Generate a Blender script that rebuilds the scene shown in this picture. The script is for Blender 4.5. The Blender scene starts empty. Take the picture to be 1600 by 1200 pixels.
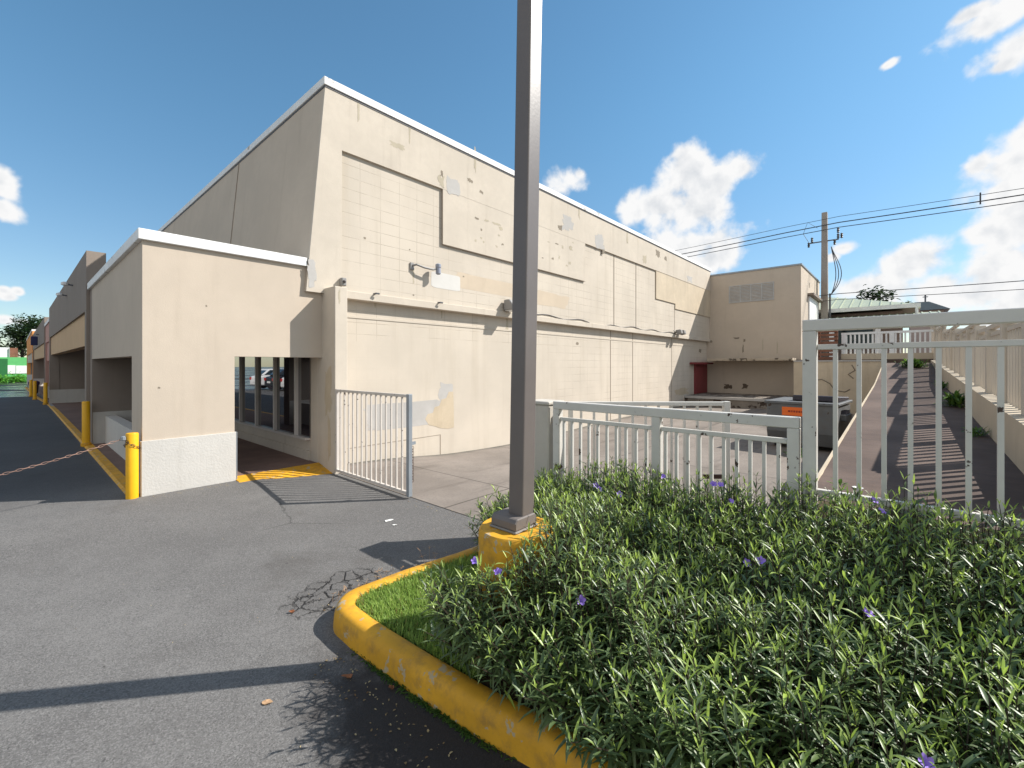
import bpy, bmesh, math, random
import numpy as np
from mathutils import Vector, Matrix
R = math.radians
random.seed(7); rng = np.random.default_rng(11)
S = bpy.context.scene
COL = S.collection

# ------------------------------------------------------------------ camera
# world axes follow the shop: +X along its long side wall, +Y along its arcade
F, CU, CV, CZ = 690.0, 800.0, 570.0, 1.8
FW = Vector((.749, .663, 0)); RT = Vector((.662, -.749, 0))
def ray(u, v):
    return FW + RT * ((u - CU) / F) + Vector((0, 0, 1)) * ((CV - v) / F)
def G(u, v, z=0.0):
    r = ray(u, v); k = (z - CZ) / r.z
    return Vector((0, 0, CZ)) + r * k
cam = bpy.data.cameras.new('camera'); co = bpy.data.objects.new('camera', cam); COL.objects.link(co)
cam.sensor_width = 36; cam.lens = 36 * F / 1600; cam.shift_y = -30 / 1600
cam.clip_start = .05; cam.clip_end = 3000
co.location = (0, 0, CZ); co.rotation_euler = (R(90), 0, math.atan2(.663, .749) - R(90))
S.camera = co

# ------------------------------------------------------------------ tagging helpers
def tag(o, label=None, cat=None, group=None, kind=None):
    if label: o['label'] = label
    if cat: o['category'] = cat
    if group: o['group'] = group
    if kind: o['kind'] = kind
    return o
def empty(name, loc=(0, 0, 0), rz=0, label=None, cat=None, group=None):
    o = bpy.data.objects.new(name, None); COL.objects.link(o)
    o.location = loc; o.rotation_euler.z = rz; o.empty_display_size = .1
    return tag(o, label, cat, group)
def copy_tree(o, parent=None):
    c = o.copy(); COL.objects.link(c)
    if parent is not None: c.parent = parent
    for ch in list(o.children): copy_tree(ch, c)
    return c

class MB:
    """collects shapes, then links them as ONE mesh object"""
    def __init__(s): s.v = []; s.f = []
    def add(s, vs, fs):
        n = len(s.v); s.v += [tuple(p) for p in vs]; s.f += [tuple(i + n for i in f) for f in fs]; return s
    def box(s, x0, x1, y0, y1, z0, z1):
        return s.add([(x0,y0,z0),(x1,y0,z0),(x1,y1,z0),(x0,y1,z0),(x0,y0,z1),(x1,y0,z1),(x1,y1,z1),(x0,y1,z1)],
                     [(3,2,1,0),(4,5,6,7),(0,1,5,4),(1,2,6,5),(2,3,7,6),(3,0,4,7)])
    def bar(s, a, b, w, h=None, up=(0, 0, 1)):
        """square bar from a to b"""
        h = h or w; a = Vector(a); b = Vector(b); d = (b - a).normalized(); up = Vector(up)
        if abs(d.dot(up)) > .95: up = Vector((0, 1, 0)) if abs(d.y) < .9 else Vector((1, 0, 0))
        sd = d.cross(up).normalized() * w / 2; u2 = sd.cross(d).normalized() * h / 2
        vs = [p + q for p in (a, b) for q in (-sd - u2, sd - u2, sd + u2, -sd + u2)]
        return s.add(vs, [(3,2,1,0),(4,5,6,7),(0,1,5,4),(1,2,6,5),(2,3,7,6),(3,0,4,7)])
    def tube(s, pts, r, n=8, closed=False, caps=True):
        pts = [Vector(p) for p in pts]; m = len(pts)
        rr = r if isinstance(r, (list, tuple)) else [r] * m
        base = len(s.v); prev = None
        for i, p in enumerate(pts):
            if closed: d = pts[(i + 1) % m] - pts[i - 1]
            else: d = pts[min(i + 1, m - 1)] - pts[max(i - 1, 0)]
            d.normalize()
            if prev is None:
                a = Vector((0, 0, 1)) if abs(d.z) < .9 else Vector((1, 0, 0))
                x = d.cross(a).normalized()
            else: x = (prev - d * prev.dot(d)).normalized()
            prev = x; y = d.cross(x)
            for k in range(n):
                t = 2 * math.pi * k / n
                s.v.append(tuple(p + (x * math.cos(t) + y * math.sin(t)) * rr[i]))
        for i in range(m if closed else m - 1):
            j = (i + 1) % m
            for k in range(n):
                k2 = (k + 1) % n
                s.f.append((base+i*n+k, base+i*n+k2, base+j*n+k2, base+j*n+k))
        if caps and not closed:
            s.f.append(tuple(base + k for k in reversed(range(n)))); s.f.append(tuple(base+(m-1)*n+k for k in range(n)))
        return s
    def lathe(s, prof, c=(0, 0, 0), n=24):
        base = len(s.v)
        for r, z in prof:
            for k in range(n):
                t = 2 * math.pi * k / n
                s.v.append((c[0] + r * math.cos(t), c[1] + r * math.sin(t), c[2] + z))
        for i in range(len(prof) - 1):
            for k in range(n):
                k2 = (k + 1) % n
                s.f.append((base+i*n+k, base+i*n+k2, base+(i+1)*n+k2, base+(i+1)*n+k))
        s.f.append(tuple(base + k for k in reversed(range(n)))); s.f.append(tuple(base+(len(prof)-1)*n+k for k in range(n)))
        return s
    def prism(s, poly, axis, a, b):
        """poly in the two other axes, extruded along axis from a to b"""
        n = len(poly)
        def P(p, q): return {'x': (q, p[0], p[1]), 'y': (p[0], q, p[1]), 'z': (p[0], p[1], q)}[axis]
        return s.add([P(p, a) for p in poly] + [P(p, b) for p in poly],
                     [tuple(range(n))[::-1], tuple(range(n, 2*n))] + [(i, (i+1) % n, n + (i+1) % n, n + i) for i in range(n)])
    def sweep(s, path, prof, closed_ends=True):
        """path: list of (x,y,z); prof: list of (offset to the left, z)"""
        m = len(path); k = len(prof); base = len(s.v)
        for i, p in enumerate(path):
            a = Vector(path[max(i-1, 0)][:2]); b = Vector(path[min(i+1, m-1)][:2]); d = (b - a).normalized()
            nrm = Vector((-d.y, d.x))
            for (o, z) in prof: s.v.append((p[0] + nrm.x*o, p[1] + nrm.y*o, p[2] + z))
        for i in range(m - 1):
            for j in range(k - 1):
                s.f.append((base+i*k+j, base+i*k+j+1, base+(i+1)*k+j+1, base+(i+1)*k+j))
        s.f.append(tuple(base + j for j in range(k))); s.f.append(tuple(base + (m-1)*k + j for j in reversed(range(k))))
        return s
    def build(s, name, mat, parent=None, smooth=False, bevel=0, loc=None, seg=1):
        me = bpy.data.meshes.new(name); me.from_pydata(s.v, [], s.f)
        bm = bmesh.new(); bm.from_mesh(me)
        bmesh.ops.recalc_face_normals(bm, faces=bm.faces); bm.to_mesh(me); bm.free()
        me.materials.append(mat); me.update()
        o = bpy.data.objects.new(name, me); COL.objects.link(o)
        if parent is not None:
            o.parent = parent
        if smooth:
            me.shade_smooth(); me.set_sharp_from_angle(angle=R(40))
        if bevel:
            md = o.modifiers.new('bevel', 'BEVEL'); md.width = bevel; md.segments = seg; md.limit_method = 'ANGLE'; md.angle_limit = R(40)
        if loc is not None: o.location = loc
        return o

# ------------------------------------------------------------------ materials
class NT:
    def __init__(s, name):
        s.m = bpy.data.materials.new(name); s.m.use_nodes = True; s.t = s.m.node_tree; s.n = s.t.nodes; s.l = s.t.links
        s.b = s.n['Principled BSDF']; s.geo = s.n.new('ShaderNodeNewGeometry'); s.pos = s.geo.outputs['Position']
    def set(s, sock, val):
        if hasattr(val, 'is_output') or isinstance(val, bpy.types.NodeSocket): s.l.new(val, sock)
        elif isinstance(val, (tuple, list)) and len(val) == 3 and len(sock.default_value) == 4: sock.default_value = (*val, 1)
        else: sock.default_value = val
    def math(s, op, a, b=0.0, c=0.0, clamp=False):
        n = s.n.new('ShaderNodeMath'); n.operation = op; n.use_clamp = clamp
        s.set(n.inputs[0], a); s.set(n.inputs[1], b)
        if op in ('MULTIPLY_ADD', 'SMOOTH_MIN', 'COMPARE'): s.set(n.inputs[2], c)
        return n.outputs[0]
    def scale(s, vec, x, y, z):
        n = s.n.new('ShaderNodeVectorMath'); n.operation = 'MULTIPLY'; s.set(n.inputs[0], vec); n.inputs[1].default_value = (x, y, z); return n.outputs[0]
    def noise(s, sc, detail=4, rough=.55, vec=None, dist=0):
        n = s.n.new('ShaderNodeTexNoise'); s.l.new(vec or s.pos, n.inputs['Vector']); n.inputs['Scale'].default_value = sc
        n.inputs['Detail'].default_value = detail; n.inputs['Roughness'].default_value = rough; n.inputs['Distortion'].default_value = dist
        return n.outputs['Fac']
    def voro(s, sc, feat='F1', vec=None, out='Distance', rnd=1.0):
        n = s.n.new('ShaderNodeTexVoronoi'); n.feature = feat; s.l.new(vec or s.pos, n.inputs['Vector']); n.inputs['Scale'].default_value = sc
        n.inputs['Randomness'].default_value = rnd
        return n.outputs[out]
    def ramp(s, fac, lo, hi, a=0.0, b=1.0):
        n = s.n.new('ShaderNodeMapRange'); n.interpolation_type = 'SMOOTHSTEP'; s.set(n.inputs[0], fac)
        n.inputs[1].default_value = lo; n.inputs[2].default_value = hi; n.inputs[3].default_value = a; n.inputs[4].default_value = b
        return n.outputs[0]
    def mix(s, fac, a, b, mode='MIX'):
        n = s.n.new('ShaderNodeMix'); n.data_type = 'RGBA'; n.blend_type = mode
        s.set(n.inputs[0], fac); s.set(n.inputs[6], a); s.set(n.inputs[7], b); return n.outputs[2]
    def xyz(s):
        n = s.n.new('ShaderNodeSeparateXYZ'); s.l.new(s.pos, n.inputs[0]); return n.outputs
    def bump(s, h, strength=.3, dist=.01):
        n = s.n.new('ShaderNodeBump'); n.inputs['Strength'].default_value = strength; n.inputs['Distance'].default_value = dist
        s.l.new(h, n.inputs['Height']); s.l.new(n.outputs[0], s.b.inputs['Normal'])
    def out(s, col, rough=.8, spec=.3, metal=0.0):
        s.set(s.b.inputs['Base Color'], col); s.set(s.b.inputs['Roughness'], rough)
        s.b.inputs['Specular IOR Level'].default_value = spec; s.b.inputs['Metallic'].default_value = metal
        return s.m

def mul(c, k): return tuple(x * k for x in c)
def stucco(name, c, var=.10, stain=.25, grain=60, bump=.25, chips=None, chipc=(.30, .29, .27), streak=True):
    t = NT(name)
    col = t.mix(t.ramp(t.noise(.9, 5, .6), .3, .7), mul(c, 1 - var), mul(c, 1 + var * .6))
    col = t.mix(t.ramp(t.noise(5, 6, .7), .35, .75, 0, .5), col, mul(c, 1 - var * 1.6))
    if streak:
        st = t.noise(1, 5, .65, t.scale(t.pos, 3.2, 3.2, .22))
        col = t.mix(t.ramp(st, .52, .78, 0, stain), col, (c[0] * .55, c[1] * .52, c[2] * .47))
    if chips:
        col = t.mix(t.ramp(t.noise(chips[0], 6, .6), chips[1], chips[1] + .015), col, chipc)
    g = t.noise(grain, 3, .6); t.bump(g, bump, .006)
    return t.out(col, .85, .25)
def paint(name, c, rough=.45, chips=None, chipc=(.06, .035, .025), var=.06, metal=0.0, dirt=0.0, dirtc=(.12, .09, .06)):
    t = NT(name)
    col = t.mix(t.ramp(t.noise(3, 5, .6), .3, .7), mul(c, 1 - var), mul(c, 1 + var))
    if dirt:
        col = t.mix(t.ramp(t.noise(9, 7, .7), .45, .75, 0, dirt), col, dirtc)
    if chips:
        col = t.mix(t.ramp(t.noise(chips[0], 5, .6), chips[1], chips[1] + .02), col, chipc)
    t.bump(t.noise(45, 3, .5), .12, .003)
    return t.out(col, rough, .4, metal)
M = {}
BEIGE = (.56, .495, .412)
# long wall: painted block work, joints faintly visible
def block_wall():
    t = NT('painted_block_wall'); c = BEIGE
    col = t.mix(t.ramp(t.noise(.7, 5, .6), .3, .7), mul(c, .93), mul(c, 1.05))
    st = t.noise(1, 5, .65, t.scale(t.pos, 2.6, 2.6, .2))
    col = t.mix(t.ramp(st, .48, .76, 0, .34), col, (.40, .34, .26))
    sep = t.xyz(); x_, z_ = sep[0], sep[2]; cb = t.n.new('ShaderNodeCombineXYZ'); t.l.new(sep[0], cb.inputs[0]); t.l.new(sep[2], cb.inputs[1])
    br = t.n.new('ShaderNodeTexBrick'); t.l.new(cb.outputs[0], br.inputs['Vector']); br.offset = 0.0
    br.inputs['Scale'].default_value = 1; br.inputs['Brick Width'].default_value = .42; br.inputs['Row Height'].default_value = .215
    br.inputs['Mortar Size'].default_value = .006; br.inputs['Mortar Smooth'].default_value = .3
    vis = t.ramp(t.noise(1.1, 4, .65), .38, .62, .08, .9)
    vis = t.math('MULTIPLY', vis, t.math('SUBTRACT', 1.0, t.math('MULTIPLY', .9, t.math('MULTIPLY', t.ramp(t.math('ADD', z_, t.math('MULTIPLY', t.noise(.8, 4, .6), .8)), 2.75, 2.65), t.ramp(x_, 11.5, 9.5)))))
    f = t.math('MULTIPLY', br.outputs['Fac'], vis)
    col = t.mix(t.math('MULTIPLY', f, .65), col, (.30, .25, .19))
    col = t.mix(t.ramp(t.noise(11, 6, .7), .70, .73, 0, .5), col, (.36, .31, .25))
    h = t.math('SUBTRACT', t.math('MULTIPLY', t.noise(40, 3, .6), .35), f); t.bump(h, .35, .008)
    return t.out(col, .85, .25)
M['block'] = block_wall()
M['beige'] = stucco('beige_stucco', BEIGE, .07, .36, chips=(2.2, .76))
M['beige2'] = stucco('warm_beige_stucco', (.54, .458, .37), .05, .22, grain=90)
M['cream'] = stucco('cream_stucco', (.56, .47, .35), .10, .45, chips=(3, .74), chipc=(.12, .10, .08))
M['tan'] = stucco('tan_stucco', (.60, .42, .25), .05, .1)
M['greywall'] = stucco('grey_brown_stucco', (.27, .225, .19), .06, .15)
M['pink'] = stucco('pink_stucco', (.52, .30, .25), .05, .1)
M['orange'] = stucco('orange_stucco', (.75, .32, .10), .05, .1)
M['dado'] = stucco('rough_white_dado', (.56, .535, .495), .07, .25, grain=35, bump=.7)
M['coping'] = paint('white_coping', (.78, .775, .76), .6, chips=(5, .63), chipc=(.45, .43, .40))
M['graypatch'] = stucco('bare_grey_render', (.46, .44, .415), .1, .2)
M['whitepatch'] = stucco('fresh_white_patch', (.62, .60, .565), .05, .2)
M['orangepatch'] = stucco('faded_orange_patch', (.56, .465, .355), .06, .2)
M['yellowpatch'] = stucco('ochre_paint_patch', (.53, .44, .32), .1, .3)
M['darkmark'] = stucco('dark_stain', (.26, .22, .17), .2, .2)
M['olive'] = stucco('olive_mildew_stain', (.45, .395, .30), .1, .2)
M['soot'] = stucco('soot_stain', (.13, .095, .07), .2, .1)
M['joint'] = stucco('joint_shadow_gap', (.30, .25, .20), .1, .1)
M['yellow'] = paint('yellow_kerb_paint', (.64, .325, .020), .68, chips=(10, .605), chipc=(.42, .33, .20), var=.14, dirt=.7, dirtc=(.24, .14, .045))
M['yellowpost'] = paint('yellow_bollard_paint', (.80, .42, .01), .4, var=.05, dirt=.12, dirtc=(.3, .17, .03), chips=(14, .74))
M['fence'] = paint('weathered_white_metal_paint', (.60, .575, .53), .5, chips=(9, .64), var=.05, dirt=.15, dirtc=(.35, .33, .30))
M['gate'] = paint('grey_white_gate_paint', (.58, .53, .48), .5, chips=(16, .655), var=.06)
M['steel'] = paint('galvanised_steel', (.30, .33, .36), .4, var=.08, metal=.3)
M['bronze'] = paint('dark_bronze_pole_paint', (.150, .128, .118), .38, var=.05)
M['basegrey'] = paint('grey_base_plate', (.16, .14, .13), .7, var=.12)
M['grout'] = paint('concrete_grout', (.22, .20, .18), .85, var=.2)
M['rust'] = paint('rusty_chain', (.42, .26, .20), .6, var=.3, metal=.35)
M['chain_dark'] = paint('dark_rusty_iron', (.10, .06, .05), .6, var=.3, metal=.4)
M['lampgrey'] = paint('grey_lamp_housing', (.26, .25, .24), .5)
M['lampblue'] = paint('pale_blue_lamp_head', (.28, .30, .36), .35)
M['white'] = paint('white_paint', (.75, .75, .74), .5, dirt=.15)
M['ventgrey'] = paint('grey_louvre_paint', (.46, .455, .44), .5, dirt=.2)
M['greyside'] = stucco('sidewalk_concrete', (.33, .32, .32), .12, .0, streak=False)
M['red'] = paint('dark_red_door_paint', (.20, .028, .034), .5, dirt=.2)
M['pillar'] = stucco('grey_render_pillar', (.52, .48, .42), .1, .35, chips=(5, .66), chipc=(.3, .28, .25))
M['dumpster'] = paint('grey_dumpster_paint', (.125, .128, .13), .55, chips=(7, .66), var=.1, dirt=.3)
M['lid'] = paint('black_plastic_lid', (.035, .03, .04), .45)
M['sticker'] = paint('orange_sticker', (.85, .16, .02), .5, var=.02)
M['stickertext'] = paint('dark_red_print', (.30, .03, .01), .5, var=.02)
M['wood'] = paint('brown_slats', (.20, .085, .05), .7, var=.2)
M['polecon'] = stucco('utility_pole_concrete', (.36, .31, .27), .12, .35)
M['cable'] = paint('black_cable', (.05, .05, .055), .6)
M['ink'] = paint('dark_insulator', (.06, .05, .05), .5)
M['greenroof'] = paint('sage_green_metal_roof', (.40, .43, .30), .45, var=.06)
M['housewall'] = stucco('pinkish_house_wall', (.45, .36, .32), .05, .1)
M['glassdark'] = paint('dark_window_glass', (.03, .045, .06), .08)
M['darkgrey'] = paint('dark_grey_metal', (.10, .10, .11), .5)
M['interior'] = paint('dim_interior', (.035, .028, .03), .8)
M['alu'] = paint('beige_aluminium', (.55, .50, .46), .4, var=.04)
M['green'] = stucco('bright_green_wall', (.12, .44, .15), .06, .1)
M['floor_tile'] = stucco('brown_walkway_floor', (.20, .13, .105), .18, .0, grain=25, streak=False)
M['purple'] = paint('purple_petal', (.36, .22, .74), .6, var=.1)
M['brownleaf'] = paint('dry_brown_leaf', (.24, .09, .035), .7, var=.3)
M['paper'] = paint('white_paper_scrap', (.75, .74, .70), .8)
M['drygrass'] = paint('dry_grass', (.40, .25, .14), .8, var=.25)
M['bark'] = stucco('bark', (.13, .10, .075), .2, .3, grain=20, bump=.8)
M['skin'] = paint('skin', (.30, .17, .11), .6)
M['cloth'] = paint('dark_clothing', (.07, .04, .12), .8)

def asphalt():
    t = NT('asphalt'); x, y, z = t.xyz()
    big = t.noise(.35, 6, .62); mid = t.noise(2.5, 6, .65)
    col = t.mix(t.ramp(big, .3, .7), (.112, .107, .103), (.170, .164, .157))
    col = t.mix(t.ramp(mid, .35, .75, 0, .55), col, (.105, .101, .098))
    ag = t.voro(170, 'F1', out='Color'); sp = t.n.new('ShaderNodeSeparateXYZ'); t.l.new(ag, sp.inputs[0])
    a0 = sp.outputs[0]
    col = t.mix(t.ramp(a0, .55, 1.0, 0, .5), col, (.27, .26, .25))
    col = t.mix(t.ramp(a0, .28, .0, 0, .5), col, (.045, .042, .041))
    col = t.mix(t.ramp(t.noise(24, 2, .5), .72, .75, 0, .6), col, (.03, .028, .028))
    col = t.mix(t.ramp(t.noise(.8, 4, .6, None, .6), .56, .74, 0, .45), col, (.070, .062, .056))
    col = t.mix(t.ramp(t.noise(1.7, 3, .5), .70, .76, 0, .5), col, (.055, .050, .048))
    hair = t.voro(.42, 'DISTANCE_TO_EDGE', t.mix(.22, t.pos, t.noise(1.6, 6, .65)))
    hairl = t.math('MULTIPLY', t.ramp(hair, .005, .0015), t.ramp(t.noise(.6, 3, .5), .54, .62))
    col = t.mix(t.math('MULTIPLY', hairl, .5), col, (.03, .028, .027))
    # damp stains plus the hedge's shadow, both painted darker against the island kerb
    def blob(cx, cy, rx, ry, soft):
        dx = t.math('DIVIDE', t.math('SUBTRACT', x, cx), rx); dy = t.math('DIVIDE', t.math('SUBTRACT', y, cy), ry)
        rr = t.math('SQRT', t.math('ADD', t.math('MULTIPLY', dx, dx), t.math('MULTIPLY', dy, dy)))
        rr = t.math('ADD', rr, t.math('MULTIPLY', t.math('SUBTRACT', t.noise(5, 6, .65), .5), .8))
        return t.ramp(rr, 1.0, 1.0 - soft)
    kerb_dirt_shade = blob(1.28, 1.4, .50, 1.6, .55)
    col = t.mix(t.math('MULTIPLY', kerb_dirt_shade, .92), col, (.024, .020, .019))
    nose = blob(1.75, 3.35, .50, .36, .35)
    ed = t.voro(9.5, 'DISTANCE_TO_EDGE', t.mix(.20, t.pos, t.noise(5, 5, .7)))
    crack = t.math('MULTIPLY', t.ramp(ed, .07, .01), nose)
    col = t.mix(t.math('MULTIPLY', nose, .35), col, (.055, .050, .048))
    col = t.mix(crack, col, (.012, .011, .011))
    far = t.ramp(y, 16, 22); damp = t.math('MULTIPLY', far, t.ramp(t.noise(.12, 4, .6), .46, .56))
    wet = t.math('MULTIPLY', t.ramp(y, 30, 38), t.ramp(t.noise(.16, 4, .6), .40, .50))
    lane_shade = t.math('MULTIPLY', t.math('MULTIPLY', t.ramp(x, 1.1, .9), t.ramp(y, 7.6, 9.5)), .6)  # the building's shadow over the street, painted into the asphalt colour
    col = t.mix(lane_shade, col, (.05, .05, .054))
    col = t.mix(t.math('MULTIPLY', wet, .8), col, (.02, .02, .022))
    h = t.math('SUBTRACT', t.math('ADD', t.math('MULTIPLY', a0, .5), t.math('MULTIPLY', t.noise(60, 4, .6), .6)), t.math('MULTIPLY', crack, 3.0))
    t.bump(h, .55, .008)
    rough = t.math('SUBTRACT', .86, t.math('MULTIPLY', wet, .70))
    return t.out(col, rough, .35)
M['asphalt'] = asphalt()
def yard_mat():
    t = NT('yard_concrete'); x, y, z = t.xyz()
    col = t.mix(t.ramp(t.noise(.6, 6, .65), .3, .7), (.185, .158, .136), (.265, .228, .198))
    col = t.mix(t.ramp(t.noise(1, 6, .7, t.scale(t.pos, .5, 2.2, 1)), .5, .75, 0, .8), col, (.10, .083, .07))
    col = t.mix(t.ramp(t.noise(30, 3, .6), .4, .8, 0, .45), col, (.12, .105, .095))
    col = t.mix(t.ramp(t.noise(7, 5, .7), .70, .74, 0, .7), col, (.09, .08, .07))
    jx = t.math('ABSOLUTE', t.math('SUBTRACT', t.math('MODULO', x, 3.2), 1.6)); jl = t.math('MAXIMUM', t.ramp(jx, .02, .008), t.ramp(t.math('ABSOLUTE', t.math('SUBTRACT', y, 4.3)), .02, .008))
    col = t.mix(t.math('MULTIPLY', jl, .75), col, (.05, .042, .036))
    # damp mossy line along the foot of the long wall
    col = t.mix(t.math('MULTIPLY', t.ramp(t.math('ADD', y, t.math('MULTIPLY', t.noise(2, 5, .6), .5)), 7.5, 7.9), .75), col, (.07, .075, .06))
    t.bump(t.noise(50, 4, .6), .35, .006)
    return t.out(col, .85, .3)
M['yard'] = yard_mat()
def ramp_mat():
    t = NT('ramp_concrete')
    col = t.mix(t.ramp(t.noise(1.2, 6, .65), .3, .7), (.088, .060, .048), (.145, .102, .082))
    col = t.mix(t.ramp(t.noise(1, 5, .7, t.scale(t.pos, 14, 1.0, 1)), .45, .75, 0, .5), col, (.075, .055, .05))
    col = t.mix(t.ramp(t.noise(9, 5, .7), .71, .73, 0, .6), col, (.33, .28, .24))
    t.bump(t.noise(40, 4, .6), .4, .006)
    return t.out(col, .85, .25)
M['ramp'] = ramp_mat()
def soil_mat():
    t = NT('soil'); col = t.mix(t.noise(6, 5, .6), (.03, .022, .014), (.09, .065, .04)); t.bump(t.noise(18, 5, .6), .8, .03); return t.out(col, .95, .1)
M['soil'] = soil_mat()
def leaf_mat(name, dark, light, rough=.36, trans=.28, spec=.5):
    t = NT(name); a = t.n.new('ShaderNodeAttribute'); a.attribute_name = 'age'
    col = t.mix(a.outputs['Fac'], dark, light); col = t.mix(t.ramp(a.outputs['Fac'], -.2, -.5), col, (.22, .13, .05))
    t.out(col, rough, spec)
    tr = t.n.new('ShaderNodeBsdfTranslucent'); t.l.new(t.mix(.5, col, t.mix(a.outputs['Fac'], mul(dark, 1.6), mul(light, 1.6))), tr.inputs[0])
    mx = t.n.new('ShaderNodeMixShader'); mx.inputs[0].default_value = trans
    o = t.n['Material Output']; t.l.new(t.b.outputs[0], mx.inputs[1]); t.l.new(tr.outputs[0], mx.inputs[2]); t.l.new(mx.outputs[0], o.inputs[0])
    return t.m
M['leaf'] = leaf_mat('shrub_leaf', (.078, .124, .056), (.43, .57, .10), .42, .32, .75)
M['grass'] = leaf_mat('grass_blade', (.15, .26, .05), (.38, .51, .12), .5, .4, .3)
M['weed'] = leaf_mat('weed_leaf', (.05, .11, .025), (.14, .24, .04), .5, .3, .3)
M['treeleaf'] = leaf_mat('tree_leaf', (.018, .038, .014), (.055, .085, .03), .5, .25, .3)
M['limeleaf'] = leaf_mat('lime_leaf', (.08, .28, .035), (.20, .48, .07), .5, .3, .3)
def shop_glass():
    t = NT('reflective_shop_glass'); t.out((.02, .017, .022), .015, 1.0)
    t.b.inputs['IOR'].default_value = 1.9; t.b.inputs['Coat Weight'].default_value = .8; t.b.inputs['Coat Roughness'].default_value = .01; t.b.inputs['Coat IOR'].default_value = 1.9
    return t.m
M['shopglass'] = shop_glass()

# ------------------------------------------------------------------ ground
def ss(a, b, x):
    t = max(0, min(1, (x - a) / (b - a))); return t * t * (3 - 2 * t)
def g(x, y):
    z = .08 * ss(5.8, 7.3, y) * ss(3.5, 2.4, x) - .5 * ss(25, 75, y)
    z -= (.20 * math.exp(-((x - 8) / 4) ** 2) + .09 * ss(5, 12, x)) * ss(3.6, 6.5, x) * ss(3, 6.8, y)
    return z
def grid_sheet(name, xs, ys, dz, mat, label=None, fn=g):
    v = [(x, y, fn(x, y) + dz) for y in ys for x in xs]; n = len(xs)
    f = [(j*n+i, j*n+i+1, (j+1)*n+i+1, (j+1)*n+i) for j in range(len(ys)-1) for i in range(n-1)]
    m = MB(); m.add(v, f); o = m.build(name, mat, smooth=False); o['kind'] = 'structure'
    for p in o.data.polygons: p.use_smooth = True
    return o
def span(*segs):
    out = []
    for a, b, st in segs:
        n = max(1, round((b - a) / st)); out += [a + (b - a) * i / n for i in range(n)]
    return out + [segs[-1][1]]
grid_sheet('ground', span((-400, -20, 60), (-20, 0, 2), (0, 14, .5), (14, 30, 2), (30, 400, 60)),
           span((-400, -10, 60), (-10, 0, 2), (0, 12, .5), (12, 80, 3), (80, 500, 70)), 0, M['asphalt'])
grid_sheet('yard_pavement', span((3.58, 14, .4), (14, 23.7, 1)), span((.5, 7.57, .4)), .006, M['yard'])

# ------------------------------------------------------------------ island bed, kerb, grass, hedge
path = [(1.56, -6.0), (1.56, .6), (1.545, 1.2), (1.49, 1.55), (1.452, 2.0), (1.432, 2.4), (1.425, 2.62), (1.43, 2.76)]
for k in range(0, 10):
    a = R(180 - k * 10); path.append((1.70 + .27 * math.cos(a), 2.80 + .27 * math.sin(a)))
path += [(2.1, 3.045), (2.35, 3.01), (2.6, 2.97), (3.48, 2.88)]
KP = [(.008, -.02), (0.0, .085), (-.008, .118), (-.024, .140), (-.045, .150), (-.085, .153), (-.122, .149), (-.136, .138), (-.142, .02)]
kb = MB(); kb.sweep([(x, y, 0) for x, y in path], KP)
k_ = kb.build('kerb', M['yellow'], smooth=True); k_['kind'] = 'structure'
inner = []
for i, p in enumerate(path):
    a = Vector(path[max(i-1, 0)]); b = Vector(path[min(i+1, len(path)-1)]); d = (b - a).normalized()
    inner.append((p[0] + d.y * .138, p[1] - d.x * .138))
sb = MB(); sb.add([(x, y, .115) for x, y in inner] + [(3.52, -6.0, .12)], [tuple(range(len(inner) + 1))])
s_ = sb.build('planting_bed', M['soil']); s_['kind'] = 'structure'

def in_poly(x, y, poly):
    c = False; n = len(poly)
    for i in range(n):
        x1, y1 = poly[i]; x2, y2 = poly[i - 1]
        if (y1 > y) != (y2 > y) and x < (x2 - x1) * (y - y1) / (y2 - y1) + x1: c = not c
    return c
def leaf_mesh(name, P, az, el, L, W, droop, age, mat, parent=None, fold=.18):
    """vectorised lance-shaped leaves: 8 verts, 6 faces each"""
    n = len(L)
    d = np.stack([np.cos(az)*np.cos(el), np.sin(az)*np.cos(el), np.sin(el)], 1)
    sd = np.stack([-np.sin(az), np.cos(az), np.zeros(n)], 1)
    nr = np.cross(d, sd)
    def pt(s, w, lift):
        q = P + d * (L * s)[:, None] + sd * (W * w)[:, None] + nr * (W * lift)[:, None]
        q[:, 2] -= droop * L * s * s; return q
    V = np.stack([pt(0, 0, 0), pt(.32, -.5, fold), pt(.32, 0, 0), pt(.32, .5, fold), pt(.68, -.40, fold), pt(.68, 0, 0), pt(.68, .40, fold), pt(1.0, 0, 0)], 1).reshape(-1, 3)
    tris = np.array([[0,2,1],[0,3,2],[4,5,7],[5,6,7]]); quads = np.array([[1,2,5,4],[2,3,6,5]])
    off = (np.arange(n) * 8)[:, None, None]
    T = (tris[None] + off).reshape(-1, 3); Q = (quads[None] + off).reshape(-1, 4)
    loops = np.concatenate([T.ravel(), Q.ravel()]).astype(np.int32)
    starts = np.concatenate([np.arange(len(T)) * 3, len(T) * 3 + np.arange(len(Q)) * 4]).astype(np.int32)
    me = bpy.data.meshes.new(name); me.vertices.add(len(V)); me.vertices.foreach_set('co', V.astype(np.float32).ravel())
    me.loops.add(len(loops)); me.loops.foreach_set('vertex_index', loops)
    me.polygons.add(len(starts)); me.polygons.foreach_set('loop_start', starts)
    at = me.attributes.new('age', 'FLOAT', 'POINT'); at.data.foreach_set('value', np.repeat(age, 8).astype(np.float32))
    me.update(calc_edges=True); me.validate(); me.materials.append(mat)
    me.shade_smooth()
    o = bpy.data.objects.new(name, me); COL.objects.link(o)
    if parent is not None: o.parent = parent
    return o

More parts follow.
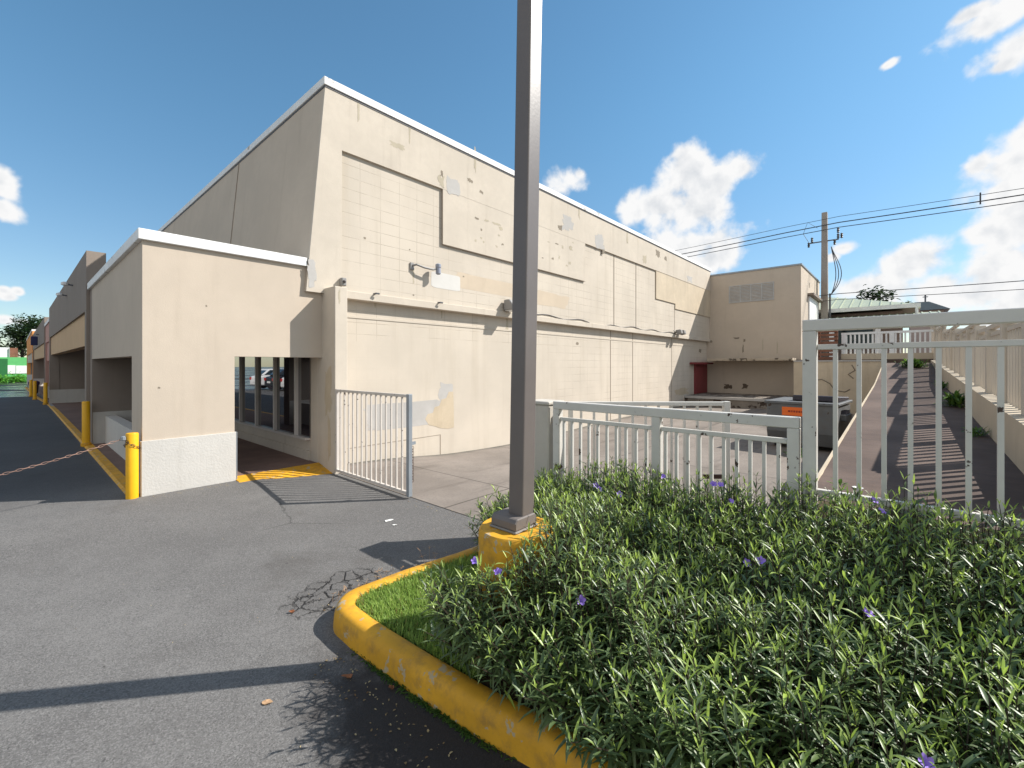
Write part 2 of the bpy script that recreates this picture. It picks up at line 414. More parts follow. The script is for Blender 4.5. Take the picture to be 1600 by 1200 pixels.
PX, PY = 2.12, 1.80          # lamp post
HP = [(1.645, -2.2), (1.645, 1.88), (1.74, 2.03), (1.85, 2.03), (1.98, 1.86), (2.42, 1.92), (2.55, 2.45), (2.80, 2.70), (3.47, 2.78), (3.47, -2.2)]
def seg_d(x, y, a, b):
    ax, ay = a; bx, by = b; t = max(0, min(1, ((x-ax)*(bx-ax)+(y-ay)*(by-ay))/((bx-ax)**2+(by-ay)**2)))
    return math.hypot(x-ax-t*(bx-ax), y-ay-t*(by-ay))
from mathutils import noise as mn
def hedge_h(x, y):
    dl = min(seg_d(x, y, HP[i], HP[i+1]) for i in range(0, 8))
    base = .70 + .16 * ss(2.2, 3.4, x) + .10 * ss(1.2, -.3, y) * ss(1.9, 3.2, x) - .14 * ss(1.6, 2.7, y) * ss(2.3, 3.2, x)
    base += .08 * mn.noise(Vector((x * 2.3, y * 2.3, 0))) + .13 * mn.noise(Vector((x * 5.5, y * 5.5, 3)))
    base += .14 * math.exp(-((x - 2.2) ** 2 + (y - 1.42) ** 2) / .07) + .10 * math.exp(-((x - 1.86) ** 2 + (y - 1.50) ** 2) / .05) + .12 * math.exp(-((x - 2.5) ** 2 + (y - 1.6) ** 2) / .05)
    return base * (.78 + .22 * ss(0, .30, dl))
P=[];AZ=[];EL=[];LL=[];WW=[];DR=[];AG=[]; stems = MB()
st = .0355
xs_ = np.arange(1.70, 3.48, st); ys_ = np.arange(-1.7, 2.8, st)
for x0 in xs_:
    for y0 in ys_:
        x = x0 + random.uniform(-.03, .03); y = y0 + random.uniform(-.03, .03)
        if not in_poly(x, y, HP) or math.hypot(x-PX-(RT*-.03).x, y-PY-(RT*-.03).y) < .25: continue
        if y < -1.2 and random.random() < .5: continue
        H = hedge_h(x, y) * random.uniform(.86, 1.12)
        dl = min(seg_d(x, y, HP[i], HP[i+1]) for i in range(0, 7))
        out = Vector((-1, 0, 0)) if x < 2.0 else Vector((-.3, 1, 0))
        k = max(0, 1 - dl / .35) * (.34 if x < 1.95 and y < 1.8 else .16)
        lean = Vector((random.uniform(-.09, .09), random.uniform(-.09, .09), 0)) + out * k * random.uniform(.4, 1.2)
        b = Vector((x, y, .11)); top = b + lean + Vector((0, 0, H - .11 - k * .15))
        stems.tube([b, (b + top) / 2 - lean * .12, top], [.004, .0035, .002], 3, caps=False)
        tone = random.random()
        clump = .5 + .5 * mn.noise(Vector((x * 3.1, y * 3.1, 9)))
        n = 9 if dl > .3 else 11
        az = random.uniform(0, 6.28)
        for j in range(n):
            f = 1 - (j / n) ** 1.05 * (.72 if dl < .3 else .58)
            p = b.lerp(top, f); az += 1.571 + random.uniform(-.35, .35)
            for q in (0, 1):
                P.append(tuple(p)); AZ.append(az + q * math.pi + random.uniform(-.3, .3))
                e = (1.15 if j == 0 else .95 - .17 * j) + random.uniform(-.25, .25); EL.append(max(-.5, e))
                L = random.uniform(.055, .112) * (.72 if j == 0 else 1) * (.85 if j > 6 else 1); LL.append(L); WW.append(L * random.uniform(.105, .165) * (1.3 if j > 5 else 1))
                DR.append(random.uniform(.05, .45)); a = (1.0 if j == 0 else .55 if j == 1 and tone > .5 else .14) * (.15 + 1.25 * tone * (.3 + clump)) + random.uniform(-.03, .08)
                AG.append(min(1, max(0, a)))
                if random.random() < .006: AG[-1] = 1.0
                if f < .75 and random.random() < .012: AG[-1] = -1.0
arr = [np.array(a) for a in (P, AZ, EL, LL, WW, DR, AG)]
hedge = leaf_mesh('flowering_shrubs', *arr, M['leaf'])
tag(hedge, 'dense bed of glossy narrow leaved green shrubs with purple flowers inside the yellow kerb', 'shrubs', kind='stuff')
stems.build('stem', paint('purplish_stem', (.05, .035, .025), .6), hedge)
# flowers: five-lobed trumpets on the shrub tops
def flower(loc, d, s=.022):
    m = MB(); d = Vector(d).normalized(); a = d.orthogonal().normalized(); b = d.cross(a)
    m.v.append(tuple(-d * s * .9)); n = 20
    for k in range(n):
        t = 2 * math.pi * k / n; r = s * (.80 + .25 * abs(math.cos(2.5 * t)))
        m.v.append(tuple((a * math.cos(t) + b * math.sin(t)) * r * .45 - d * s * .15))
    for k in range(n):
        t = 2 * math.pi * k / n; r = s * (.72 + .38 * abs(math.cos(2.5 * t)))
        m.v.append(tuple((a * math.cos(t) + b * math.sin(t)) * r + d * s * (.12 + .12 * math.sin(5 * t))))
    for k in range(n):
        k2 = (k + 1) % n; m.f.append((0, 1 + k, 1 + k2)); m.f.append((1 + k, 1 + n + k, 1 + n + k2, 1 + k2))
    return m.build('flower', M['purple'], hedge, smooth=True, loc=loc)
for (u, v) in [(931,758),(937,764),(968,772),(1036,744),(1115,756),(1126,757),(1143,783),(1167,879),(1189,876),(908,938),(1357,958),(1366,781),(778,893),(742,876),(1448,1192),(1378,798)]:
    r = ray(u, v); k = 1.0
    while k < 5:
        p = Vector((0, 0, CZ)) + r * k
        if in_poly(p.x, p.y, HP) and p.z < hedge_h(p.x, p.y) + .05: break
        k += .01
    else: continue
    flower(p, (-.5 + random.uniform(-.4, .4), -.5 + random.uniform(-.3, .3), .75))
# grass patch
P=[];AZ=[];EL=[];LL=[];WW=[];DR=[];AG=[]
GP = [(1.62, 1.7), (1.562, 2.62), (1.566, 2.76), (1.60, 2.87), (1.70, 2.93), (2.1, 2.905), (2.6, 2.83), (3.0, 2.75), (2.62, 2.2), (2.3, 1.8), (1.9, 1.7)]
def blades(poly, n, h, bbox, z):
    c = 0
    while c < n:
        x = random.uniform(bbox[0], bbox[1]); y = random.uniform(bbox[2], bbox[3])
        if not in_poly(x, y, poly): continue
        c += 1; nn = .5 + .5 * mn.noise(Vector((x * 7, y * 7, 1)))
        P.append((x, y, z)); AZ.append(random.uniform(0, 6.28)); EL.append(random.uniform(.55, 1.5)); L = h * random.uniform(.5, 1.15) * (.75 + .5 * nn)
        LL.append(L); WW.append(random.uniform(.0035, .0065)); DR.append(random.uniform(0, .6)); AG.append(-1.0 if random.random() < .05 else min(1, max(0, .45 * nn + random.uniform(0, .6))))
blades(GP, 24000, .08, (1.55, 3.0, 1.7, 2.95), .115)
tag(leaf_mesh('grass', *[np.array(a) for a in (P, AZ, EL, LL, WW, DR, AG)], M['grass'], fold=.05),
    'patch of short bright green grass between the yellow kerb nose and the shrubs', 'grass', kind='stuff')
# weeds growing along the road side of the kerb
P=[];AZ=[];EL=[];LL=[];WW=[];DR=[];AG=[]
for i in range(900):
    y = random.choice([random.gauss(1.9, .08), random.gauss(1.62, .12), random.gauss(2.25, .1), random.uniform(1.3, 2.6)]); x = np.interp(y, [1.2, 1.55, 2.0, 2.4, 2.7], [1.54, 1.485, 1.452, 1.432, 1.425]) - abs(random.gauss(0, .016))
    P.append((x, y, 0)); AZ.append(random.uniform(1.8, 4.5)); EL.append(random.uniform(.3, 1.3)); L = random.uniform(.012, .045); LL.append(L); WW.append(L * .22); DR.append(.4); AG.append(random.uniform(0, .4))
tag(leaf_mesh('kerb_weeds', *[np.array(a) for a in (P, AZ, EL, LL, WW, DR, AG)], M['weed']), 'low dark weeds sprouting between the asphalt and the front of the yellow kerb', 'weeds', kind='stuff')
def drystalks(name, cx, cy, n, h, label, spread=.1):
    m = MB()
    for i in range(n):
        b = Vector((cx + random.uniform(-spread, spread), cy + random.uniform(-spread, spread) * .5, 0)); t = b + Vector((random.uniform(-.08, .08), random.uniform(-.08, .08), h * random.uniform(.6, 1.1)))
        m.tube([b, b.lerp(t, .6) + Vector((0, 0, .01)), t], [.0012, .001, .0008], 3)
        for k in range(4):
            e = t + Vector((random.uniform(-.03, .03), random.uniform(-.03, .03), random.uniform(-.005, .03))); m.tube([t, e], [.0016, .0008], 3)
    return tag(m.build(name, M['drygrass']), label, 'weeds', 'dry weeds behind the kerb', 'stuff')
drystalks('dry_weed', 2.45, 3.13, 6, .16, 'dry brown seed heads behind the yellow kerb nearest to the lamp post pedestal', .14)
drystalks('dry_weed', 1.98, 3.16, 8, .13, 'dry brown seed heads halfway along the back of the yellow kerb', .12)
drystalks('dry_weed', 1.68, 3.19, 9, .07, 'low reddish dry weeds by the cracked asphalt at the rounded kerb nose', .12)

# ------------------------------------------------------------------ lamp post
lp = empty('lamp_post', (PX, PY, 0), label='tall square dark bronze lamp post on a round yellow concrete pedestal among the shrubs', cat='lamp post')
PO = RT * -.03; PQ = RT * -.045
MB().lathe([(.238, 0), (.238, .745), (.234, .77), (.222, .785)], (PO.x, PO.y, 0), n=48).build('pedestal', M['yellow'], lp, smooth=True)
b_ = MB(); b_.box(PQ.x - .112, PQ.x + .112, PQ.y - .112, PQ.y + .112, .785, .80); b_.build('grout_pad', M['grout'], lp, bevel=.01)
b_ = MB(); b_.prism([(PQ.x + x, z) for x, z in [(-.103, .80), (.103, .80), (.103, .845), (.085, .87), (-.085, .87), (-.103, .845)]], 'y', PQ.y - .103, PQ.y + .103); b_.build('base_cover', M['basegrey'], lp, bevel=.006)
pm = MB(); pm.box(-.058, .058, -.058, .058, .865, 7.4); po = pm.build('pole', M['bronze'], lp, bevel=.008, seg=2)
tilt = RT * math.sin(R(.95)); po.rotation_euler = Vector((0, 0, 1)).rotation_difference(Vector((tilt.x, tilt.y, math.cos(R(.95))))).to_euler(); po.location = (-tilt.x * .8, -tilt.y * .8, 0)
hd = MB(); hd.box(-.30, .30, .15, .75, 7.25, 7.42); hd.box(-.03, .03, .05, .15, 7.3, 7.38); hd.build('lamp_head', M['bronze'], lp, bevel=.02)

# ------------------------------------------------------------------ shop building
AX, AY = 1.12, 7.45            # outer corner of the arcade
YU, YF, YL = 7.43, 7.38, 7.56   # upper wall, raised fascia, lower wall; long wall and tower scaled about the camera
XE = 23.67                      # where the long wall meets the service tower
shop = empty('shop_building', (3.5, 7.3, 0), label='long windowless beige shop building with arcade corner, white coping and patched block wall', cat='building')
def part(mb, name, mat, root, **k):
    o = mb.build(name, mat, None, **k); o.parent = root; o.matrix_parent_inverse = Matrix.Translation(-Vector(root.location)); return o
m = MB(); m.box(3.73, XE, YL, YL + .3, -.5, 2.98); part(m, 'lower_wall', M['block'], shop)
m = MB(); m.box(3.79, XE, YU, YU + .4, 2.98, 6.55); part(m, 'upper_wall', M['block'], shop)
m = MB(); m.box(3.735, XE - .01, YU - .04, YU, 2.98, 3.12); part(m, 'ledge', M['beige'], shop, bevel=.006)
m = MB(); m.box(3.735, XE - .01, YL - .012, YL, 2.66, 2.70); part(m, 'drip_line', M['beige'], shop)
# raised band under the coping, tapering wing at the street corner
m = MB()
m.box(3.83, XE, YF, YU, 5.57, 6.55)
m.prism([(3.21, 3.02), (3.83, 3.02), (3.83, 6.55), (3.53, 6.55)], 'y', YF, YU)
part(m, 'fascia', M['beige'], shop)
m = MB(); m.add([(3.21, YU, 3.02), (3.53, YU, 6.55), (3.53, 46, 6.55), (3.21, 46, 3.02), (3.79, YU, 3.02), (3.79, YU, 6.55), (3.79, 46, 6.55), (3.79, 46, 3.02)],
          [(0,1,2,3), (4,7,6,5), (0,4,5,1), (3,2,6,7), (1,5,6,2), (0,3,7,4)])
part(m, 'street_fascia', M['beige2'], shop)
m = MB(); m.box(3.50, XE, 7.35, 7.75, 6.575, 6.71); m.box(3.50, 3.87, 7.75, 46, 6.575, 6.71); part(m, 'coping', M['coping'], shop, bevel=.006)
m = MB(); m.box(3.52, XE, 7.37, 7.74, 6.545, 6.575); m.box(3.522, 3.86, 7.74, 46, 6.545, 6.575); part(m, 'drip_edge', M['darkgrey'], shop)
m = MB(); m.box(3.88, 60, 7.76, 46, 6.3, 6.4); part(m, 'roof', M['graypatch'], shop)
# plastered sign panels
m = MB(); m.box(6.11, 11.77, YF + .003, YU, 4.395, 5.57); part(m, 'sign_panel', M['beige'], shop)
m = MB(); m.prism([(17.06, 5.57), (17.06, 4.45), (19.05, 4.45), (19.05, 4.23), (XE, 4.23), (XE, 5.57)], 'y', YF + .012, YU); part(m, 'sign_panel', M['cream'], shop)
# control joints
for q in [(x - .025, x + .025, YU - .006, YU, 3.12, 5.57) for x in (13.67, 15.34)] + [(x - .02, x + .02, YL - .006, YL, -.2, 2.98) for x in (13.67, 15.34)] + [
        (19.03, 19.07, YU - .006, YU, 3.12, 4.23), (19.03, 19.07, YL - .006, YL, -.2, 2.98), (6.098, 6.11, YF, YF + .02, 4.383, 5.57), (6.11, 11.77, YF, YF + .02, 4.383, 4.395),
        (3.735, 6.17, YL - .004, YL, .27, .28), (6.17, 6.19, YL - .004, YL, -.2, .28)]:
    part(MB().box(*q), 'control_joint', M['joint'], shop)
part(MB().bar((3.208, 11.7, 3.03), (3.526, 11.7, 6.54), .02, .02), 'control_joint', M['joint'], shop)
m = MB(); m.box(3.51, 3.73, 7.0, 7.62, -.1, 3.10); m.box(3.51, 3.73, 7.62, 7.9, 0, 2.9); part(m, 'pilaster', M['beige'], shop, bevel=.008)
def blobpoly(cx, cz, rx, rz, n=56, rough=.35, seed=0):
    out = []; e = .55 if rough > .25 else .22
    for k in range(n):
        t = 2 * math.pi * k / n; c, s = math.cos(t), math.sin(t)
        c2 = math.copysign(abs(c) ** e, c); s2 = math.copysign(abs(s) ** e, s)
        q = 1 + rough * (mn.noise(Vector((c * 1.6 + seed, s * 1.6, seed * .7))) + .5 * mn.noise(Vector((c * 5 + seed, s * 5, 4))))
        out.append((cx + rx * c2 * q, cz + rz * s2 * q))
    return out
def wall_pt(u, v, y):
    r = ray(u, v); k = y / r.y; p = Vector((0, 0, CZ)) + r * k; return p.x, p.z
def patch(u, v, du, dv, y, mat, rough=.35, seed=0, name='paint_patch', t=.0012):
    cx, cz = wall_pt(u, v, y); x2, _ = wall_pt(u + du, v, y); _, z2 = wall_pt(u, v + dv, y)
    t += .0002 * (seed % 9); m = MB(); m.prism(blobpoly(cx, cz, abs(x2 - cx), abs(z2 - cz), rough=rough, seed=seed), 'y', y - t, y + .002); return part(m, name, mat, shop)
patch(697, 440, 22, 12, YU, M['whitepatch'], .04, 1, t=.003)
patch(772, 448, 52, 11, YU, M['orangepatch'], .2, 2)
patch(862, 468, 26, 11, YU, M['orangepatch'], .3, 3)
patch(708, 291, 9, 13, YF, M['graypatch'], .5, 4)
patch(886, 349, 8, 11, YF, M['graypatch'], .6, 5)
patch(938, 379, 6, 9, YF, M['graypatch'], .6, 6)
patch(487, 427, 7, 16, YF, M['graypatch'], .7, 17)
patch(690, 283, 4, 8, YF, M['olive'], .8, 8); patch(618, 226, 10, 5, YF, M['olive'], .7, 9)
patch(752, 300, 3, 2, YF, M['darkmark'], .6, 10); patch(734, 282, 3, 3, YF, M['darkmark'], .8, 11); patch(690, 272, 2, 4, YF, M['darkmark'], .7, 12)
patch(1028, 396, 3, 5, YF, M['darkmark'], .6, 13); patch(1007, 405, 3, 6, YF, M['olive'], .6, 14); patch(1040, 404, 2, 3, YF, M['darkmark'], .6, 15)
patch(1078, 436, 4, 4, YF, M['graypatch'], .6, 16); patch(876, 356, 3, 4, YF, M['darkmark'], .9, 18); patch(943, 390, 2, 5, YF, M['darkmark'], .8, 19)
YS = YF + .003
for i, (u, v, a, b) in enumerate([(745,341,4,2),(760,344,4,2),(776,350,7,2),(783,357,3,3),(752,359,1.5,2),(780,368,2,1.5),(743,376,2,2),(756,378,1.5,2),(785,382,2,2),(776,385,1.5,2),(752,372,1.5,2),
                                 (857,378,2,1),(870,381,3,1),(879,386,1.5,3),(892,388,3,4),(895,379,2,1),(864,404,2,2),(874,402,1.5,4),(890,411,2,3),(886,415,2,1.5),(848,403,1.5,1)]):
    patch(u, v, a * .75, b * .75, YS, M['darkmark'] if i % 4 == 0 else M['olive'], .8, 30 + i, 'letter_mark')
patch(640, 648, 62, 19, YL, M['graypatch'], .25, 41); patch(697, 612, 11, 14, YL, M['graypatch'], .3, 47)
pts_ = [(664,655),(668,647),(676,645),(679,636),(686,634),(690,624),(697,622),(701,612),(708,612),(709,640),(709,668),(700,670),(688,669),(679,666),(670,664)]
part(MB().prism([wall_pt(u, v, YL) for u, v in pts_], 'y', YL - .004, YL + .002), 'paint_patch', M['yellowpatch'], shop)
for i, (u, v, y, a, b) in enumerate([(570,372,YU,2,1.5),(646,461,YU,1.2,1),(724,432,YU,1.5,1),(902,537,YL,2,2),(1094,548,YL,2,3),(640,390,YU,1,1),(1102,459,YU,1.5,3)]): patch(u, v, a, b, y, M['darkmark'], .5, 60 + i, 'drill_hole')
patch(248, 606, 2, 1.2, AY, M['darkmark'], .5, 90, 'drill_hole'); patch(322, 478, 1.2, 1.5, AY, M['darkmark'], .5, 91, 'drill_hole')
for i, (u, v, a, b, y) in enumerate([(646,432,1.2,11,YU),(586,474,1,7,YL),(690,489,1,7,YL),(560,170,1.5,16,YF),(640,205,1.2,14,YF),(742,248,1.5,18,YF),(905,330,1.2,10,YF),(980,372,1,9,YF),(792,505,2,14,YL),(530,462,1.2,10,7.0)]): patch(u, v, a, b, y, M['olive'], .7, 100 + i, 'drip_stain')
patch(1066, 612, 9, 5, YL, M['yellowpatch'], .6, 44)
# ochre scrape on the pilaster's street side
m = MB(); m.prism([(yy, zz) for yy, zz in blobpoly(7.20, 1.35, .13, .36, rough=.6, seed=45)], 'x', 3.506, 3.512); part(m, 'paint_patch', M['yellowpatch'], shop)
m = MB(); m.prism([(yy, zz) for yy, zz in blobpoly(7.2, .6, .05, .3, rough=.6, seed=46)], 'x', 3.506, 3.512); part(m, 'paint_patch', M['yellowpatch'], shop)
# arcade corner block
LZ, TZ = 1.924, 3.435
m = MB()
m.box(AX, 2.185, AY, AY + .26, -.1, LZ); m.box(AX, 3.51, AY, AY + .26, LZ, TZ)
m.box(AX, AX + .26, AY + .26, 8.22, -.1, LZ); m.box(AX, AX + .26, AY + .26, 13.0, LZ, TZ)
part(m, 'arcade_wall', M['beige2'], shop)
part(MB().box(AX, 1.82, 13.0, 13.35, -.1, TZ), 'pier', M['greywall'], shop)
m = MB(); m.box(AX + .26, 3.5, AY + .26, 13.0, 2.75, 2.85); m.box(AX + .2, 3.2, AY + .2, 13.2, 3.3, 3.38); part(m, 'arcade_ceiling', M['beige2'], shop)
m = MB(); m.box(AX - .05, 3.235, AY - .05, AY + .36, TZ, TZ + .14); m.box(AX - .05, AX + .36, AY + .36, 13.3, TZ, TZ + .14); part(m, 'arcade_coping', M['coping'], shop, bevel=.006)
m = MB(); m.box(AX - .012, 2.20, AY - .02, AY, -.1, .80); m.box(AX - .02, AX, AY, 8.23, -.1, .80); m.box(2.185, 2.205, AY, AY + .26, -.1, .80); part(m, 'dado', M['dado'], shop, bevel=.003)
part(MB().box(AX + .01, 1.81, 12.98, 13.0, 0, .78), 'dado', M['dado'], shop)
m = MB(); m.box(2.2055, 2.217, AY - .015, AY + .05, .02, .80); part(m, 'corner_bead', M['steel'], shop)
m = MB(); m.box(1.32, 1.5, 8.22, 12.98, .05, .70); part(m, 'low_wall', M['dado'], shop)
# shop windows inside the arcade
win = MB()
for y in [8.40 + i for i in range(0, 13)]: win.box(3.44, 3.53, y - .03, y + .03, .50, 2.75)
win.box(3.42, 3.53, 7.9, 20.5, .46, .50)
wf = part(win, 'window_frame', M['alu'], shop, bevel=.004)
gm = MB(); gm.box(3.495, 3.503, 7.9, 20.5, .50, 2.75); go = gm.build('glass', M['shopglass']); go.parent = wf
m = MB(); m.box(3.50, 3.74, 7.9, 20.5, 0, .46); m.box(3.47, 3.50, 7.9, 20.5, 0, .27); m.box(3.50, 3.74, 20.5, 46, 0, 2.9); m.box(3.56, 3.74, 7.9, 20.5, .46, 2.9); part(m, 'stall_riser', M['beige'], shop)
m = MB(); m.add([(2.2, 7.10, g(2.3, 7.1) - .02), (3.51, 7.03, g(3.5, 7.03) - .01), (3.51, 7.58, .11), (2.2, 7.58, .11), (2.2, 7.58, -.1), (3.51, 7.58, -.1)], [(0,1,2,3), (0,3,4), (1,5,2), (0,4,5,1), (3,2,5,4)]); 
o = part(m, 'threshold_ramp', M['yellow'], shop)
# sidewalk and street kerb of the arcade (the setting)
m = MB(); m.box(AX + .001, 3.49, 7.57, 60, -.6, .105); o = m.build('sidewalk', M['floor_tile']); o['kind'] = 'structure'
m = MB(); m.box(1.20, 1.32, 8.23, 13.0, .0, .099); m.box(1.03, 3.3, 13.4, 28.0, .0, .099); o = m.build('sidewalk_edge', M['greyside']); o['kind'] = 'structure'
m = MB(); m.sweep([(.985, 7.5, .01), (.985, 24, .01), (.95, 28, -.01), (.75, 36, -.05), (.72, 60, -.35)], [(0, -.3), (0, .07), (-.03, .10), (-.14, .10), (-.145, -.3)]); o = m.build('street_kerb', M['yellow'], smooth=True); o['kind'] = 'structure'

# ------------------------------------------------------------------ neighbouring arcade shops
def arcade(name, y0, y1, top, head, open_z, mats, label, cope=False, xf=1.06):
    r = empty(name, (xf, y0, 0), label=label, cat='building')
    m = MB(); m.box(xf, xf + .32, y0, y1, head, top); part(m, 'parapet', M[mats[0]], r)
    m = MB(); m.box(xf + .05, xf + .28, y0 + .32, y1 - .32, open_z, head); part(m, 'header', M[mats[1]], r)
    m = MB(); m.box(xf, xf + .30, y0, y0 + .32, -.6, head); part(m, 'column', M[mats[0]], r)
    m = MB(); m.box(xf, xf + .30, y1 - .32, y1, -.6, head); part(m, 'column', M[mats[0]], r)
    m = MB(); m.box(xf + .30, 2.5, y1 - .3, y1 - .05, -.6, open_z + .3); part(m, 'partition', M[mats[2]], r)
    m = MB(); m.box(xf + .001, 2.5, y1 - .33, y1 - .30, -.5, .70); part(m, 'dado', M['dado'], r)
    m = MB(); m.box(xf + .28, 3.45, y0, y1 - .34, open_z + .2, open_z + .3); part(m, 'ceiling', M['white'], r)
    m = MB()
    for i in range(5): yy = y0 + 1.5 + i * (y1 - y0 - 3) / 4; part(MB().box(xf + .4, 3.4, yy, yy + .12, open_z + .1, open_z + .2), 'ceiling_beam', M['greywall'], r)
    if cope: m = MB(); m.box(xf - .04, xf + .36, y0, y1, top, top + .14); part(m, 'coping', M['coping'], r)
    return r
arcade('arcade_shop', 13.36, 28.4, 4.30, 2.99, 2.24, ('greywall', 'tan', 'greywall'), 'grey brown arcade shop with a tan header beside the corner shop')
arcade('arcade_shop', 28.41, 32.9, 3.75, 2.9, 2.0, ('pink', 'pink', 'greywall'), 'narrow pink arcade shop with white coping between two grey ones', True, 1.10)
arcade('arcade_shop', 32.91, 52, 4.25, 2.95, 2.2, ('greywall', 'tan', 'greywall'), 'farther grey arcade shop with a tan header and a blue hanging sign')
arcade('arcade_shop', 52.01, 74, 4.5, 2.8, 2.0, ('orange', 'beige2', 'greywall'), 'orange arcade shop with white coping at the far end of the row', True, 1.02)
for (yy, zz, l) in ((16.6, 3.92, 'small white lamp nearer the corner shop on the grey parapet'), (18.6, 3.85, 'small white lamp farther along the grey parapet')):
    r = empty('parapet_lamp', (1.06, yy, zz), label=l, cat='lamp', group='small white lamps on the grey parapet')
    MB().tube([(0, 0, 0), (-.12, 0, .02)], .02).build('arm', M['darkgrey'], r); MB().lathe([(.02, -.05), (.07, -.03), (.07, .03), (.02, .06)], (-.16, 0, .02), 10).build('globe', M['white'], r)
r = empty('hanging_sign', (.93, 40.0, 3.25), label='dark blue sign projecting from the far grey parapet', cat='sign')
MB().box(-.22, .08, -.08, .08, -.25, .3).build('panel', paint('dark_blue_sign', (.015, .02, .08), .5), r, bevel=.02); MB().bar((.0, 0, .42), (.15, 0, .42), .05).build('bracket', M['darkgrey'], r)

# ------------------------------------------------------------------ bollards and chain
def bollard(x, y, label, h=.905, z=0):
    r = empty('bollard', (x, y, z), label=label, cat='bollard', group='yellow bollards along the arcade kerb')
    return r
b0 = bollard(1.02, 7.46, 'yellow bollard at the arcade corner with the chain hooked to it', z=.02)
MB().lathe([(.066, -.05), (.066, .885), (.061, .898), (.04, .902)], n=20).build('post', M['yellowpost'], b0, smooth=True)
MB().lathe([(.085, -.04), (.085, .02), (.068, .035)], n=20).build('collar', M['yellow'], b0, smooth=True)
for x, y, l in ((1.02, 12.9, 'yellow bollard standing at the gap between the corner shop and the grey shop'), (.93, 27.8, 'yellow bollard by the column between grey and pink shops'),
             (.72, 32.5, 'first of the two farthest yellow bollards down the arcade kerb'), (.66, 36.5, 'last and farthest yellow bollard down the arcade kerb'), (-4.2, 7.46, 'yellow bollard across the drive at the far end of the chain')):
    c = copy_tree(b0); c.location = (x, y, g(x, y) + .05 if x > 0 else 0); c['label'] = l
def chain(name, fn, n, mat, parent=None, l=.05, w=.012, r=.003):
    m = MB(); pts = [Vector(fn(i / n)) for i in range(n + 1)]
    for i in range(n):
        a, b = pts[i], pts[i + 1]; c = (a + b) / 2; d = (b - a).normalized(); up = Vector((0, 0, 1)); sd = d.cross(up)
        if sd.length < .01: sd = Vector((1, 0, 0))
        sd.normalize(); up = sd.cross(d); q = sd if i % 2 else up
        H = (b - a).length * .5 + r * 1.6; loop = []
        for k in range(10):
            t = 2 * math.pi * k / 10; loop.append(c + d * (math.cos(t) * H) + q * (math.sin(t) * w))
        m.tube(loop, r, 5, closed=True)
    return m.build(name, mat, parent, smooth=True)
ch = empty('chain', (.945, 7.46, .86), label='rusty pinkish chain hanging across the drive from the corner bollard', cat='chain')
chain('links', lambda s: (-5.05 * s, 0, -4 * .42 * s * (1 - s)), 104, M['rust'], ch)
chain('loop', lambda s: (.075 + .074 * math.cos(3.6 + 6.6 * s), .074 * math.sin(3.6 + 6.6 * s), -.03 - .22 * s * (1 - s) * 2 - .02 * s), 15, M['chain_dark'], ch, w=.014)
MB().lathe([(.012, -.03), (.03, -.02), (.03, .02), (.012, .03)], (-.01, -.01, .0), 10).build('padlock', M['steel'], ch)

# ------------------------------------------------------------------ gates
def gate_leaf(label, L, zt, zb, mat, pitch=.125):
    r = empty('metal_gate', label=label, cat='gate', group='two leaves of the yard gate')
    m = MB(); m.box(0, L, -.022, .022, zt - .04, zt); m.box(0, L, -.022, .022, zb, zb + .04); m.box(0, .045, -.024, .024, zb, zt - .001); m.build('frame', mat, r, bevel=.003)
    m = MB(); m.box(L, L + .06, -.03, .03, zb - .02, zt + .005); m.build('end_post', M['steel'] if mat is M['gate'] else mat, r, bevel=.004)
    m = MB(); n = int(L / pitch)
    for i in range(1, n): x = i * L / n; m.box(x - .011, x + .011, -.011, .011, zb + .04, zt - .04)
    m.build('bars', mat, r)
    return r
g1 = gate_leaf('pale grey barred gate leaf swung square to the long wall beside the pilaster', 1.98, 1.40, .05, M['gate'])
for zz in (.25, 1.15): MB().lathe([(.018, -.05), (.018, .05)], (-.012, .03, zz), 8).box(-.03, .0, -.01, .035, zz - .03, zz + .03).build('hinge', M['steel'], g1)
g1.location = (3.53, 6.98, 0); g1.rotation_euler.z = R(-90)
m = MB(); m.box(2.0, 2.03, .03, .07, .72, .74); m.box(2.0, 2.02, .03, .10, .72, .76); m.build('latch', M['steel'], g1)
chain('lock_chain', lambda s: (2.03, .045, .70 - .48 * s), 13, M['chain_dark'], g1, w=.013)
g2 = gate_leaf('pale grey barred gate leaf folded back into the yard behind the low railing', 1.55, 1.43, .08, M['fence'])
g2.location = (3.70, 2.52, 0); g2.rotation_euler.z = math.atan2(-1.13, .98)
m = MB(); m.box(1.35, 1.55, -.012, .012, .66, .70); m.build('latch', M['chain_dark'], g2)

